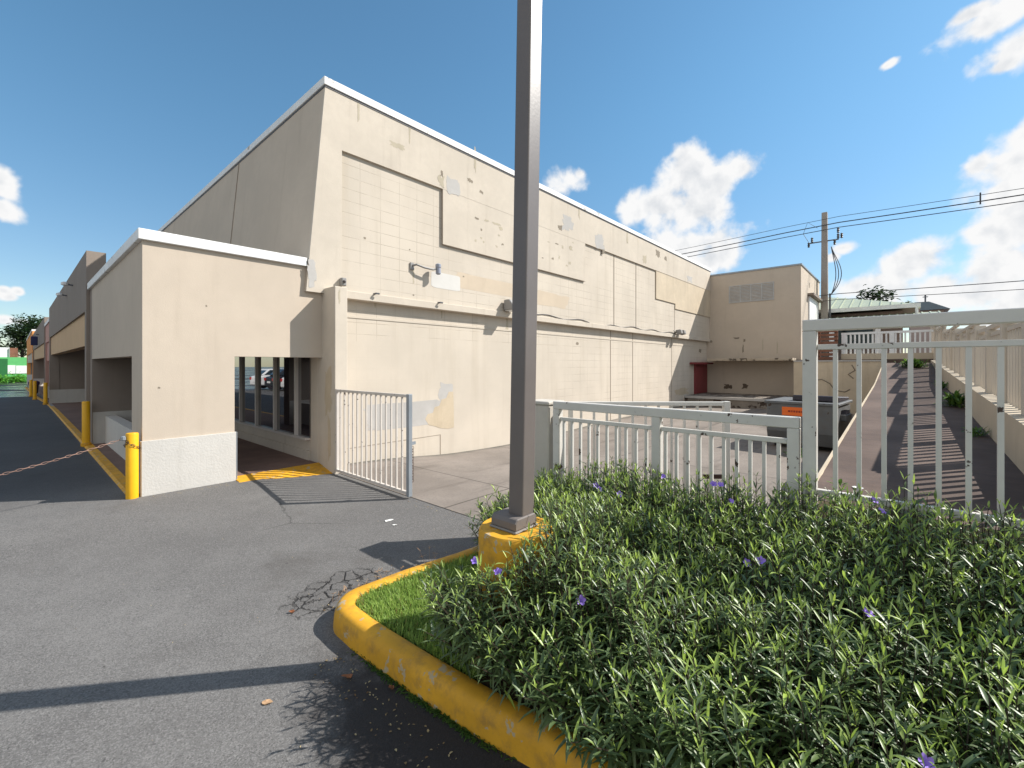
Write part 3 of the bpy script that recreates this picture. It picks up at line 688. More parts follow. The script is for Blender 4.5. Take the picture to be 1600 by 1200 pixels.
# pillar, low railing, tall fence panel
pl = empty('gate_pillar', (3.62, 2.75, 0), label='square grey rendered gate pillar behind the lamp post', cat='pillar')
MB().box(-.12, .13, -.13, .15, 0, 1.40).build('shaft', M['pillar'], pl, bevel=.01); MB().box(-.135, .145, -.145, .165, 1.40, 1.435).build('cap', M['pillar'], pl, bevel=.008)
FX = 3.55
rl = empty('low_railing', (FX, 1.5, 0), label='low off white metal railing with two picket panels behind the shrubs', cat='railing')
for y in (2.54, 1.53, .56): part(MB().box(FX - .036, FX + .036, y - .036, y + .036, .1, 1.366), 'post', M['fence'], rl, bevel=.004)
part(MB().box(FX - .0375, FX + .0375, .524, 2.576, 1.367, 1.442), 'top_rail', M['fence'], rl, bevel=.005)
for a, b in ((.597, 1.493), (1.567, 2.503)):
    part(MB().box(FX - .017, FX + .017, a, b, 1.255, 1.29), 'mid_rail', M['fence'], rl, bevel=.003)
    m = MB(); n = 10
    for i in range(n): y = a + (b - a) * (i + .6) / n; m.box(FX - .0115, FX + .0115, y - .0115, y + .0115, .2, 1.256)
    m.box(FX - .017, FX + .017, a, b, .2, .235); part(m, 'pickets', M['fence'], rl)
tf = empty('tall_fence_panel', (FX, 0, .9), label='tall off white metal fence panel closing the foot of the ramp', cat='fence')
part(MB().box(FX - .04, FX + .04, .428, .506, .1, 2.023), 'post', M['fence'], tf, bevel=.005)
part(MB().box(FX - .04, FX + .04, -1.6, .506, 2.024, 2.10), 'top_rail', M['fence'], tf, bevel=.005)
part(MB().box(FX - .018, FX + .018, -1.6, .427, 1.90, 1.935), 'mid_rail', M['fence'], tf, bevel=.003)
part(MB().box(FX - .02, FX + .02, -1.6, .427, .935, .975), 'bottom_rail', M['fence'], tf, bevel=.003)
m = MB()
for i in range(16): y = .427 - .098 - i * .121; m.box(FX - .0125, FX + .0125, y - .0125, y + .0125, .975, 1.90)
part(m, 'pickets', M['fence'], tf)

# ------------------------------------------------------------------ ramp with its walls and fence
def rz(x):
    return .90 + .045 * (x - 4) if x < 13.5 else 1.3275 + .083 * (x - 13.5)
xs = [3.62] + [4 + i for i in range(0, 17)]
m = MB()
for i in range(len(xs) - 1):
    a, b = xs[i], xs[i+1]
    m.add([(a,-.70,rz(a)),(b,-.70,rz(b)),(b,.488,rz(b)),(a,.488,rz(a))], [(0,1,2,3)])
o = m.build('ramp', M['ramp']); o['kind'] = 'structure'
rw = empty('ramp_side_wall', (12, .48, 0), label='cream retaining wall carrying the left edge of the ramp above the yard', cat='wall')
poly = [(3.62, 0)] + [(20.2, 0)] + [(x, rz(x) + .002) for x in reversed(xs)]
part(MB().prism(poly, 'y', .489, .505), 'wall', M['cream'], rw)
m = MB(); prev = None
for i in range(161):
    x = 3.62 + (20 - 3.62) * i / 160; w = .003 + .012 * max(0, mn.noise(Vector((x * 3.1, 0, 5))) + .35) * random.uniform(.6, 1.2)
    q = [(x, .498 - w, rz(max(x, 4)) + .004), (x, .498 - w * .6, rz(max(x, 4)) + .014), (x, .512, rz(max(x, 4)) + .012), (x, .512, rz(max(x, 4)) - .03)]
    b0_ = len(m.v); m.v += q
    if i: m.f += [(b0_ - 4 + k, b0_ + k, b0_ + k + 1, b0_ - 3 + k) for k in range(3)]
part(m, 'chipped_edge', M['cream'], rw)
pw = empty('ramp_parapet', (12, -.8, 0), label='low stained cream parapet along the right side of the ramp under the picket fence', cat='wall')
part(MB().prism([(3.62, 0), (24, 0), (24, 2.10), (3.62, 1.27)], 'y', -.95, -.70), 'wall', M['cream'], pw)
part(MB().box(3.62, 3.75, -.70, .44, 0, .88), 'end_wall', M['cream'], pw)
pf = empty('picket_fence', (12, -.85, 1.3), label='long beige picket fence stepping up the ramp on its parapet', cat='fence')
def pz(x): return 1.27 + .0407 * (x - 3.62)
x0 = 2.4 + .0
posts = MB()
for k in range(6):
    a = 2.46 + 3.4 * k; b = a + 3.4; a2 = max(a, 3.7)
    zt = rz(max(4, a + 1.7)) + 1.23
    part(MB().box(a2, b, -.858, -.802, zt - .055, zt), 'top_rail', M['beige'], pf, bevel=.004)
    part(MB().box(a2, b - .125, -.85, -.81, zt - .14, zt - .10), 'mid_rail', M['beige'], pf)
    for q in range(3):
        x = a + 3.4 / 3 * (q + 1)
        if x > 3.8: part(MB().box(x - .12, x, -.885, -.775, pz(x) - .02, zt + (.07 if q == 2 else -.056)), 'post', M['beige'], pf, bevel=.005)
    m = MB(); x = a2 + .1
    while x < b - .16:
        m.box(x - .016, x + .016, -.845, -.813, pz(x) - .03, zt - .14); x += .15
    part(m, 'pickets', M['beige'], pf)
# weeds on the ramp
def weed(name, x, y, z, n, h, label, mat='weed', sp=.18, cat='weed'):
    P=[];AZ=[];EL=[];LL=[];WW=[];DR=[];AG=[]
    for i in range(n):
        a = random.uniform(0, 6.28); r = abs(random.gauss(0, sp)); zz = random.uniform(0, h * .5)
        P.append((r * .5 * math.cos(a), r * .35 * math.sin(a), zz)); AZ.append(a + random.uniform(-.8, .8)); EL.append(random.uniform(0, 1.3)); L = (h * .55 + sp * .3) * random.uniform(.3, .8)
        LL.append(L); WW.append(L * .3); DR.append(random.uniform(0, .5)); AG.append(random.random())
    o = leaf_mesh(name, *[np.array(q) for q in (P, AZ, EL, LL, WW, DR, AG)], M[mat]); o.location = (x, y, z)
    return tag(o, label, cat, 'weeds at the foot of the ramp parapet')
weed('weed', 9.6, -.60, rz(9.6), 160, .32, 'bushy dark weed halfway up the ramp against the parapet', sp=.16)
weed('weed', 6.9, -.60, rz(6.9), 90, .13, 'flat little weed low on the ramp nearest to the tall fence', sp=.16)
weed('weed', 18.2, -.25, rz(18.2), 420, .32, 'broad bright green patch of weeds at the top of the ramp', sp=.34)['kind'] = 'stuff'
weed('weed', 12.8, -.62, rz(12.8), 80, .22, 'small weed farther up against the parapet below the bright patch', sp=.14)
weed('weed', 10.2, 1.55, 0, 260, .16, 'low pale green weeds on the yard concrete in front of the dumpster', sp=.26)
tw = weed('weed', 3.78, .33, rz(3.78), 10, .22, 'single yellowish sprout at the foot of the ramp behind the tall fence', sp=.03)
tw2 = weed('weed', 3.45, .30, .78, 12, .3, 'lone leafy sprout poking up in front of the tall fence post', sp=.03)

# ------------------------------------------------------------------ service tower at the end of the yard
TX, TY = 23.68, 3.46
tower = empty('service_tower', (TX, TY, 0), label='beige service block with a louvred vent at the end of the yard', cat='building')
part(MB().box(TX, 29.6, TY, YL + .4, -.3, 6.33), 'wall', M['beige2'], tower)
part(MB().box(TX - .04, 29.64, TY - .04, YL + .4, 6.33, 6.40), 'coping', M['steel'], tower)
vf = MB()
for q in ((4.53, 6.50, 4.86, 4.90), (4.53, 6.50, 5.67, 5.71), (4.53, 4.57, 4.90, 5.67), (6.46, 6.50, 4.90, 5.67), (5.02, 5.06, 4.90, 5.67), (5.49, 5.53, 4.90, 5.67), (5.96, 6.0, 4.90, 5.67)): vf.box(TX - .03, TX, *q)
vf = part(vf, 'vent_frame', M['ventgrey'], tower)
m = MB()
for k in range(11):
    z = 4.91 + k * .0685; m.add([(TX - .028, 4.57, z), (TX - .028, 6.46, z), (TX - .001, 6.46, z + .045), (TX - .001, 4.57, z + .045), (TX - .028, 4.57, z + .01), (TX - .028, 6.46, z + .01)], [(0,1,2,3), (0,4,5,1), (4,3,2,5)])
sl = m.build('vent_slats', M['ventgrey']); sl.parent = vf
part(MB().box(25.7, 28.9, TY - .06, TY, 2.64, 5.15), 'side_door', M['white'], tower); part(MB().box(25.5, 29.1, TY - .26, TY, 5.17, 5.27), 'side_awning', M['greywall'], tower)
for i, (yy, zz, a, b, mt) in enumerate([(6.55, .70, .17, .12, 'soot'), (5.75, .72, .12, .10, 'soot'), (5.85, 2.55, .03, .22, 'darkmark'), (6.15, 3.12, .13, .04, 'darkmark'), (5.8, 3.0, .05, .06, 'darkmark'), (7.35, 2.98, .05, .05, 'darkmark'), (5.0, 2.75, .02, .25, 'olive'), (4.4, 2.6, .02, .3, 'olive')]):
    part(MB().prism(blobpoly(yy, zz, a, b, rough=.8, seed=70 + i), 'x', TX - .003, TX), 'wall_stain', M[mt], tower)
part(MB().prism([(yy, zz) for yy, zz in blobpoly(26.1, 5.75, .10, .12, rough=.8, seed=80)], 'y', TY - .004, TY), 'wall_stain', M['darkmark'], tower)
part(MB().box(22.55, TX, 3.62, 7.2, 1.98, 2.10), 'canopy', stucco('stained_canopy', (.50, .42, .32), .12, .5, chips=(5, .55), chipc=(.10, .08, .06)), tower, bevel=.01)
part(MB().box(21.2, 23.6, 7.22, YL - .01, 1.83, 1.92), 'door_canopy', M['red'], tower)
dr = part(MB().box(21.8, 23.5, YL - .08, YL - .001, .40, 1.83), 'door', M['red'], tower)
dk = empty('loading_dock', (21.5, 5, 0), label='low stained concrete loading dock along the foot of the service block', cat='platform')
part(MB().box(20.6, TX - .003, 3.0, YL - .003, -.3, .38), 'slab', stucco('stained_dock_concrete', (.27, .235, .20), .25, .7, chips=(3, .54), chipc=(.07, .05, .04)), dk)
part(MB().box(20.54, 20.6, 3.0, YL - .003, .28, .385), 'edge', M['graypatch'], dk)
bw = empty('back_retaining_wall', (20.4, 1.5, 0), label='cracked cream retaining wall across the back of the yard below the terrace', cat='wall')
part(MB().box(20.3, 20.6, .51, 3.21, -.2, 1.92), 'wall', M['cream'], bw)
m = MB()
for sgn, pts in ((0, [(2.6, 1.2), (2.3, 1.25), (2.05, 1.1), (1.9, .85), (1.6, .8), (1.45, .9)]), (0, [(1.9, .85), (1.95, .5), (2.1, .3)]), (0, [(1.4, 1.8), (1.3, 1.6), (1.5, 1.45), (1.35, 1.3)])):
    m.tube([(20.297, y, z) for y, z in pts], .022, 4)
part(m, 'crack', M['darkmark'], bw)
part(MB().box(20.26, 20.62, .51, 3.21, 1.92, 1.97), 'coping', M['graypatch'], bw)

# dumpster
dp = empty('dumpster', (11.0, 2.25, g(11, 2)), R(-4), label='grey steel dumpster with an orange sticker standing beside the ramp wall', cat='dumpster')
# local: x away, -y to the right
W_ = 1.35
MB().prism([(.12, .12), (1.45, .12), (1.7, .55), (1.7, 1.02), (0, 1.08), (0, .42)], 'y', -W_, 0).build('body', M['dumpster'], dp, bevel=.015)
MB().box(-.04, 1.74, -W_ - .04, .04, 1.07, 1.13).build('rim', M['dumpster'], dp, bevel=.01)
MB().prism([(.35, 1.135), (1.70, 1.135), (1.70, 1.20), (.35, 1.27)], 'y', -W_ + .02, -.45).build('lid', M['lid'], dp, bevel=.02)
MB().box(.35, 1.0, -W_ - .12, -W_, .72, .86).build('side_pocket', M['dumpster'], dp, bevel=.01)
for k in range(3): MB().prism([(.45 + k * .15, .86), (.52 + k * .15, .86), (.485 + k * .15, .95)], 'y', -W_ - .10, -W_ - .0).build('hook', M['lid'], dp)
for yy in (-.12, -W_ + .12):
    MB().lathe([(.02, -.035), (.07, -.03), (.07, .03), (.02, .035)], (0, 0, 0), 14).build('caster', M['lid'], dp, loc=(.35, yy, .07)).rotation_euler.x = R(90)
    MB().lathe([(.02, -.035), (.07, -.03), (.07, .03), (.02, .035)], (0, 0, 0), 14).build('caster', M['lid'], dp, loc=(1.25, yy, .07)).rotation_euler.x = R(90)
st_ = MB().box(-.004, 0, -.85, -.32, .80, 1.0).build('sticker', M['sticker'], dp)
m = MB(); y = -.44
for w in (.05, .03, .04, .035, .04, .03, .045, .035): m.box(-.006, -.004, y - w, y, .88, .925); y -= w + .012
m.build('print', M['stickertext'], st_)

dp.scale = (.88, .94, .90)

# ------------------------------------------------------------------ fittings on the long wall
def on_wall(u, v, y): x, z = wall_pt(u, v, y); return (x, y, z)
c = on_wall(643, 415, YU); r = empty('wall_lamp', c, label='lamp on a curved bracket above the white patch on the long wall', cat='lamp')
MB().box(-.05, .05, -.03, 0, -.09, .06).build('back_plate', M['lampgrey'], r, bevel=.01)
MB().tube([(0, -.02, 0), (.06, -.09, .02), (.22, -.13, -.02), (.42, -.15, -.03), (.52, -.16, .0)], .022, 8).build('arm', M['lampgrey'], r, smooth=True)
MB().lathe([(.03, -.12), (.055, -.10), (.05, .02), (.06, .03), (.06, .09), (.03, .11)], (.55, -.165, .0), 12).build('head', M['lampblue'], r, smooth=True)
c = on_wall(533, 441, YF); r = empty('wall_sensor', c, label='small grey camera box just above the pilaster', cat='camera')
MB().box(-.04, .05, -.10, 0, -.07, .07).build('housing', M['lampgrey'], r, bevel=.012); MB().lathe([(.02, -.02), (.028, 0), (.02, .02)], (.0, -.115, 0), 10).build('lens', M['ink'], r)
c = on_wall(792, 478, YU - .04); r = empty('wall_floodlight', c, label='grey hooded wall light on the ledge just left of the lamp post', cat='lamp', group='floodlights on the wall ledge')
MB().prism([(-.30, -.12), (0, -.12), (0, .14), (-.18, .14), (-.28, .02)], 'x', -.12, .2).build('hood', M['lampgrey'], r, bevel=.015); MB().box(-.09, .17, -.28, -.02, -.135, -.121).build('lens', M['white'], r)
c = on_wall(1057, 519, YU - .04); r = empty('wall_floodlight', c, label='twin headed floodlight on the ledge near the service block', cat='lamp', group='floodlights on the wall ledge')
MB().box(-.1, .1, -.06, 0, -.05, .08).build('back_plate', M['lampgrey'], r, bevel=.01)
for sx in (-.22, .16): MB().prism([(-.30, -.08), (-.10, -.13), (-.05, .08), (-.26, .10)], 'x', sx, sx + .22).build('head', M['lampgrey'], r, bevel=.02)
MB().tube([(-.5, -.06, .03), (0, -.06, .03), (.35, -.06, .03)], .015, 6).build('bracket', M['lampgrey'], r)
for i, (u, v, l) in enumerate(((585, 459, 'short rusty pipe stub on the ledge nearest to the pilaster'), (685, 473, 'short rusty pipe stub on the ledge below the white patch'))):
    tag(MB().tube([(0, .02, 0), (0, -.06, 0), (.06, -.07, 0)], .018, 8).build('pipe_stub', M['darkgrey'], loc=on_wall(u, v, YU - .04)), l, 'pipe', 'pipe stubs on the ledge')
pts = []
for i in range(41):
    x = 9.4 + i * 10 / 40; pts.append((x, YU - .012 if i % 2 else YU - .018, 3.16 + .035 * math.sin(i * .9) + (.09 * math.exp(-((x - 12.8) / .7) ** 2) * -1)))
tag(MB().tube(pts, .011, 5).build('wall_cable', M['cable']), 'thin dark cable running loosely along the top of the wall ledge', 'cable')

# ------------------------------------------------------------------ terrace, house, pole and lines beyond
m = MB(); m.box(20.61, 200, -80, 3.2, -.5, 2.0); m.box(29.7, 200, 3.2, 80, -.5, 1.98); o = m.build('terrace', M['ramp']); o['kind'] = 'structure'
tr = empty('terrace_railing', (21.2, .4, 2), label='white balustrade along the terrace at the top of the ramp', cat='railing')
part(MB().box(21.1, 21.3, -2.4, 1.78, 2.0, 2.22), 'kerb_wall', M['cream'], tr)
for y in (1.7, .3, -1.0, -2.3): part(MB().box(21.13, 21.27, y - .07, y + .07, 2.22, 2.95), 'post', M['white'], tr)
part(MB().box(21.15, 21.25, -2.4, 1.78, 2.951, 3.03), 'top_rail', M['white'], tr)
m = MB(); y = -2.3
while y < 1.7: m.box(21.17, 21.23, y, y + .05, 2.22, 2.9505); y += .13
part(m, 'balusters', M['white'], tr)
wf_ = empty('slatted_fence', (20.9, 2.4, 2), label='brown horizontal slat fence between the service block and the white balustrade', cat='fence')
for k in range(8): pass
m = MB()
for k in range(8): m.box(20.85, 20.9, 1.86, 3.0, 2.0 + k * .15, 2.10 + k * .15)
part(m, 'slats', M['wood'], wf_)
for y in (1.9, 2.45, 2.95): part(MB().box(20.9, 20.97, y - .04, y + .04, 1.98, 3.25), 'post', M['wood'], wf_)
# house
hs = empty('house', (30, 3, 2), label='single storey house with a sage green metal hip roof beyond the ramp', cat='house')
part(MB().box(30.6, 38, .0, 12, 1.9, 4.62), 'wall', M['housewall'], hs)
def hip(x0, x1, y0, y1, z0, z1, ry0, ry1, rx0, rx1):
    return [(x0,y0,z0),(x1,y0,z0),(x1,y1,z0),(x0,y1,z0),(rx0,ry0,z1),(rx0,ry1,z1),(rx1,ry1,z1),(rx1,ry0,z1)]
m = MB(); V_ = hip(29.2, 39.4, -.55, 13, 4.78, 6.05, 3.6, 9, 33.8, 34.6)
m.add(V_, [(0,1,7,4), (1,2,6,7), (2,3,5,6), (3,0,4,5), (4,7,6,5), (0,3,2,1)])
for k in range(32):            # standing seams of the visible slope
    y = -.4 + k * .42
    tt = 1 if 3.6 <= y <= 9 else max(0.02, (y + .55) / 4.15 if y < 3.6 else (13 - y) / 4)
    m.bar((29.2, y, 4.785), (29.2 + 4.6 * tt, y, 4.785 + 1.27 * tt), .05, .07)
part(m, 'roof', M['greenroof'], hs)
part(MB().box(29.1, 29.25, -.65, 13, 4.60, 4.80).box(29.25, 39.4, -.65, -.55, 4.60, 4.80), 'gutter', M['white'], hs)
m = MB(); m.add([(27.2, -1.5, 4.02), (29.9, -1.2, 4.40), (29.9, 13, 4.40), (27.2, 13, 4.02), (27.2, -1.5, 3.94), (29.9, -1.2, 4.32), (29.9, 13, 4.32), (27.2, 13, 3.94)], [(0,1,2,3), (7,6,5,4), (0,3,7,4), (0,4,5,1), (1,5,6,2), (2,6,7,3)])
y = -1.3
while y < 12.8: m.bar((27.2, y, 4.02), (29.9, y, 4.40), .06, .07); y += .3
part(m, 'porch_roof', M['greenroof'], hs)
for y in (-1.3, .9, 2.7): part(MB().box(27.4, 27.6, y - .1, y + .1, 1.95, 3.98), 'porch_post', M['white'], hs)
part(MB().box(30.0, 30.15, 3.3, 3.5, 1.95, 4.3).box(30.56, 30.6, 1.2, 3.1, 2.7, 4.0), 'window', M['glassdark'], hs)
part(MB().box(30.54, 30.56, 1.1, 1.2, 2.6, 4.1).box(30.54, 30.56, 3.1, 3.2, 2.6, 4.1).box(30.54, 30.56, 1.2, 3.1, 4.0, 4.1), 'window_frame', M['white'], hs)
part(MB().tube([(29.15, -.5, 4.7), (29.15, -.5, 4.3), (29.3, -.45, 4.1)], .06, 8), 'downpipe', M['white'], hs)
h2 = empty('grey_house', (44, -4, 2), label='grey blue roofed house with a roof antenna behind the green roofed one', cat='house')
part(MB().box(44, 52, -2.2, -.4, 1.9, 5.75), 'wall', M['housewall'], h2)
part(MB().prism([(-2.5, 5.75), (-.2, 5.75), (-.3, 6.35), (-1.4, 6.35)], 'x', 43.6, 52.4), 'roof', paint('grey_blue_roof', (.16, .20, .23), .6), h2)
part(MB().tube([(45, -1.25, 6.3), (45, -1.25, 7.0)], .05, 6).bar((45, -1.4, 6.85), (45, -1.1, 6.85), .05), 'antenna', M['darkgrey'], h2)
h3 = empty('far_roof_house', (24, -9, 0), label='house with a dark hip roof far beyond the picket fence', cat='house')
part(MB().box(27, 34, -13, -5.4, 1.9, 4.2), 'wall', M['housewall'], h3); m = MB(); m.add(hip(26.5, 34.5, -13.5, -5.0, 4.2, 5.9, -11, -7.5, 30, 31), [(0,1,7,4), (1,2,6,7), (2,3,5,6), (3,0,4,5), (4,7,6,5), (0,3,2,1)]); part(m, 'roof', M['darkgrey'], h3)
# utility pole
UX, UY = 29.0, 3.16
up = empty('utility_pole', (UX, UY, 2), label='tall square concrete utility pole beside the service block', cat='utility pole')
m = MB(); m.add([(x * s, y * s, z) for z, s in ((-.2, .175), (8.0, .125)) for x, y in ((-1,-1),(1,-1),(1,1),(-1,1))], [(3,2,1,0),(4,5,6,7),(0,1,5,4),(1,2,6,5),(2,3,7,6),(3,0,4,7)]); m.build('pole', M['polecon'], up, bevel=.02)
m = MB(); m.bar((-.05, -.62, 6.45), (-.05, .72, 6.45), .055); m.build('crossarm', M['darkgrey'], up)
for y, zz in ((-.6, 6.6), (-.45, 6.3), (-.6, 6.9), (.55, 6.6), (.7, 6.35), (-.75, 6.6)):
    MB().lathe([(.02, -.14), (.07, -.09), (.035, -.045), (.07, 0), (.035, .045), (.07, .09), (.02, .14)], (-.12, y, zz), 10).build('insulator', M['ink'], up)
for k, dx in enumerate((.28, .45, .62)):
    MB().tube([(-.1, -.30 - dx * math.sin(math.pi * q / 14) * (.35 + .65 * q / 14) , 6.1 - 2.55 * q / 14) for q in range(15)], .02, 5).build('drop_wire', M['cable'], up)
MB().tube([(-.15, -.25, 3.6), (-.15, -.25, -.1)], .045, 6).build('conduit', M['darkgrey'], up)
MB().tube([(-.15, .3, 7.2), (-.15, .75, 7.6), (-.15, .95, 7.0), (-.15, .7, 6.5)], .012, 5).build('drop_wire', M['cable'], up)
def line(name, x, z0, zl, zr, r, label, y0=40, y1=-40):
    pts = []
    for i in range(33):
        y = y0 + (y1 - y0) * i / 32
        z = z0 + (zl - z0) * ((y - UY) / (y0 - UY)) ** 1 * (1) if y > UY else z0 + (zr - z0) * ((UY - y) / (UY - y1))
        t = (y - UY) / (y0 - UY) if y > UY else (UY - y) / (UY - y1); z -= 4 * .5 * t * (1 - t)
        pts.append((x, y, z))
    return tag(MB().tube(pts, r, 5).build(name, M['cable']), label, 'cable', 'overhead power lines')
line('power_line', 28.75, 9.62, 9.6, 9.8, .013, 'uppermost thin overhead line crossing the top of the utility pole')
line('power_line', 28.75, 9.30, 9.3, 9.75, .026, 'thick overhead line second from the top of the utility pole')
line('power_line', 28.75, 9.05, 9.05, 9.35, .02, 'overhead line just below the thick one on the utility pole')
line('power_line', 28.7, 5.55, 5.5, 6.3, .018, 'single lower line passing in front of the green roof')
line('power_line', 28.7, 5.25, 5.2, 5.6, .014, 'lowest thin line passing just over the porch roof')
tag(MB().bar((28.75, -2.6, 9.0), (28.75, -2.6, 9.52), .05).build('line_spacer', M['cable']), 'small spacer clamped on the overhead lines right of the utility pole', 'spacer')

# trees
def tree(name, loc, h, cr, n, label, mat='treeleaf', cat='tree', lobes=9, leaf=.35, squash=.7):
    r = empty(name, loc, label=label, cat=cat, group='background trees')
    m = MB(); m.tube([(0, 0, -.3), (.05 * h, .02 * h, h * .3), (.03 * h, -.03 * h, h * .6)], [h * .035, h * .025, h * .015], 8)
    cs = []
    for k in range(lobes):
        a = random.uniform(0, 6.28); q = cr * random.uniform(.15, .85); c = Vector((q * math.cos(a), q * math.sin(a), h * random.uniform(.52, .92))); cs.append((c, cr * random.uniform(.25, .48)))
        m.tube([(.04 * h, -.01 * h, h * .42), c * .6 + Vector((0, 0, h * .2)), c], [h * .012, h * .008, h * .003], 5)
    m.build('trunk', M['bark'], r, smooth=True)
    P=[];AZ=[];EL=[];LL=[];WW=[];DR=[];AG=[]
    for i in range(n):
        c, rad = random.choice(cs); d = Vector((random.gauss(0, 1), random.gauss(0, 1), random.gauss(0, squash))).normalized() * rad * random.uniform(.4, 1.08)
        P.append(tuple(c + d)); AZ.append(random.uniform(0, 6.28)); EL.append(random.uniform(-.6, .9)); L = leaf * random.uniform(.6, 1.3); LL.append(L); WW.append(L * .5); DR.append(.2); AG.append(random.random() ** 1.5)
    leaf_mesh('crown', *[np.array(q) for q in (P, AZ, EL, LL, WW, DR, AG)], M[mat], r)
    return r
tree('tree', (46, 1.2, 2), 5.9, 1.9, 900, 'sparse leafy tree rising behind the green roofed house', lobes=7, leaf=.42)
for i, (x, y, h, cr, l) in enumerate(((-5.0, 100, 9.0, 4.5, 'broad dark tree far down the street on the left edge'), (.6, 104, 8.6, 4.0, 'dark tree behind the orange arcade shop roof'), (2.6, 92, 9.6, 3.0, 'tall reddish dark tree rising above the row of arcade shops'), (-11, 102, 9.2, 5, 'dark tree outside the left edge of the street'))):
    tree('tree', (x, y, -.5), h, cr, 2600, l, lobes=12, leaf=.5)
# green building at the end of the street
gb = empty('green_building', (-4, 84, -.5), label='bright green and white low building closing the far end of the street', cat='building')
part(MB().box(-16, 3, 84, 92, -.6, 2.75), 'wall', M['green'], gb); part(MB().box(-16, .2, 83.93, 84, .7, 1.75).box(.25, 1.2, 83.95, 84, .7, 1.7), 'white_band', M['white'], gb)
part(MB().box(-1.6, -.45, 83.9, 83.99, -.5, 2.55), 'door', paint('dark_green_door', (.02, .14, .04), .6), gb)
part(MB().box(-10, -.3, 85, 91, 2.75, 4.0), 'rooftop_room', M['white'], gb); part(MB().box(-.28, .4, 84.8, 85.4, 2.75, 3.95), 'rooftop_grille', M['wood'], gb)
for x, l in ((-1.6, 'lime green bush left of the other at the foot of the green building'), (.35, 'lime green bush in front of the white band of the green building')):
    P=[];AZ=[];EL=[];LL=[];WW=[];DR=[];AG=[]
    for i in range(900):
        d = Vector((random.gauss(0, .5), random.gauss(0, .35), abs(random.gauss(.4, .3)))); P.append(tuple(d)); AZ.append(random.uniform(0, 6.28)); EL.append(random.uniform(-.5, 1)); LL.append(.3); WW.append(.14); DR.append(.2); AG.append(random.random())
    o = leaf_mesh('bush', *[np.array(q) for q in (P, AZ, EL, LL, WW, DR, AG)], M['limeleaf']); o.location = (x, 82.6, -.5); tag(o, l, 'bush', 'bushes by the green building')

tb = empty('trash_bin', (.84, 39.5, g(.84, 39.5) + .1), label='dark bin with a purple bag folded over its rim on the far arcade kerb', cat='bin')
MB().lathe([(.17, 0), (.22, .62)], n=14).build('drum', M['lid'], tb, smooth=True); MB().lathe([(.225, .50), (.25, .60), (.235, .70), (.12, .76)], n=14).build('bag', M['cloth'], tb, smooth=True)

# ------------------------------------------------------------------ parked cars (seen mirrored in the shop window)
def car(col, label, tall=0):
    r = empty('parked_car', label=label, cat='car', group='cars parked across the street')
    pm = paint('car_paint_' + col[0], col[1], .25, var=.02)
    L = 4.3; top = 1.45 + tall
    MB().prism([(0, .28), (0, .80), (.12, .95), (1.15, 1.0), (3.9, 1.0), (4.25, .9), (L, .55), (L, .28)], 'y', -.86, .86).build('body', pm, r, bevel=.10, seg=3)
    MB().prism([(1.05, 1.0), (1.75, top), (3.55, top), (4.05 if not tall else 4.15, 1.0)], 'y', -.74, .74).build('cabin', pm, r, bevel=.08, seg=2)
    MB().prism([(3.62, top - .1), (3.66, top - .1), (4.06 if not tall else 4.18, 1.06), (4.0, 1.06)], 'y', -.62, .62).build('rear_window', M['glassdark'], r)
    for s in (-1, 1):
        MB().prism([(1.35, 1.04), (1.80, top - .08), (3.5, top - .08), (3.85, 1.04)], 'y', s * .735, s * .752).build('side_window', M['glassdark'], r)
        MB().box(L - .03, L + .012, min(s * .82, s * .58), max(s * .82, s * .58), .68, .86).build('tail_light', paint('tail_light_red', (.45, .02, .02), .3), r)
        for x in (.85, 3.4):
            MB().lathe([(.18, -.1), (.32, -.1), (.33, 0), (.32, .1), (.18, .1)], (0, 0, 0), 18).build('wheel', M['lid'], r, loc=(x, s * .80, .33)).rotation_euler.x = R(90)
    MB().box(L - .01, L + .015, -.25, .25, .52, .64).build('number_plate', M['white'], r)
    return r
cars = [(('white', (.75, .75, .76)), 'white hatchback mirrored at the left of the shop window', 0), (('black', (.02, .022, .03)), 'black saloon mirrored in the middle of the shop window', 0), (('white2', (.7, .7, .7)), 'tall white van mirrored beside the dark window bay', .35), (('silver', (.4, .41, .43)), 'silver car at the end of the parked row', 0)]
for i, (c, l, tl) in enumerate(cars):
    o = car(c, l, tl); o.location = (-8.6, 34.4 - 2.75 * i, g(-6, 31)); o.rotation_euler.z = 0
for i, (x, y, h) in enumerate(((-13, 31, 6.5), (-14, 38, 7.0), (-13, 24, 6))):
    t_ = tree('street_tree', (x, y, 0), h, 2.6, 1300, 'green tree behind the parked cars, number %d' % i, 'weed', lobes=8, leaf=.4)
    t_['label'] = ['street tree behind the middle of the parked cars', 'street tree behind the far end of the parked cars', 'street tree behind the near end of the parked cars'][i]
sh = empty('opposite_house', (-22, 34, 0), label='cream house with a red roof behind the parked cars', cat='house')
part(MB().box(-28, -20, 26, 44, 0, 3.2), 'wall', M['beige'], sh); part(MB().prism([(-28.5, 3.2), (-19.5, 3.2), (-24, 5)], 'y', 25.5, 44.5), 'roof', M['pink'], sh)

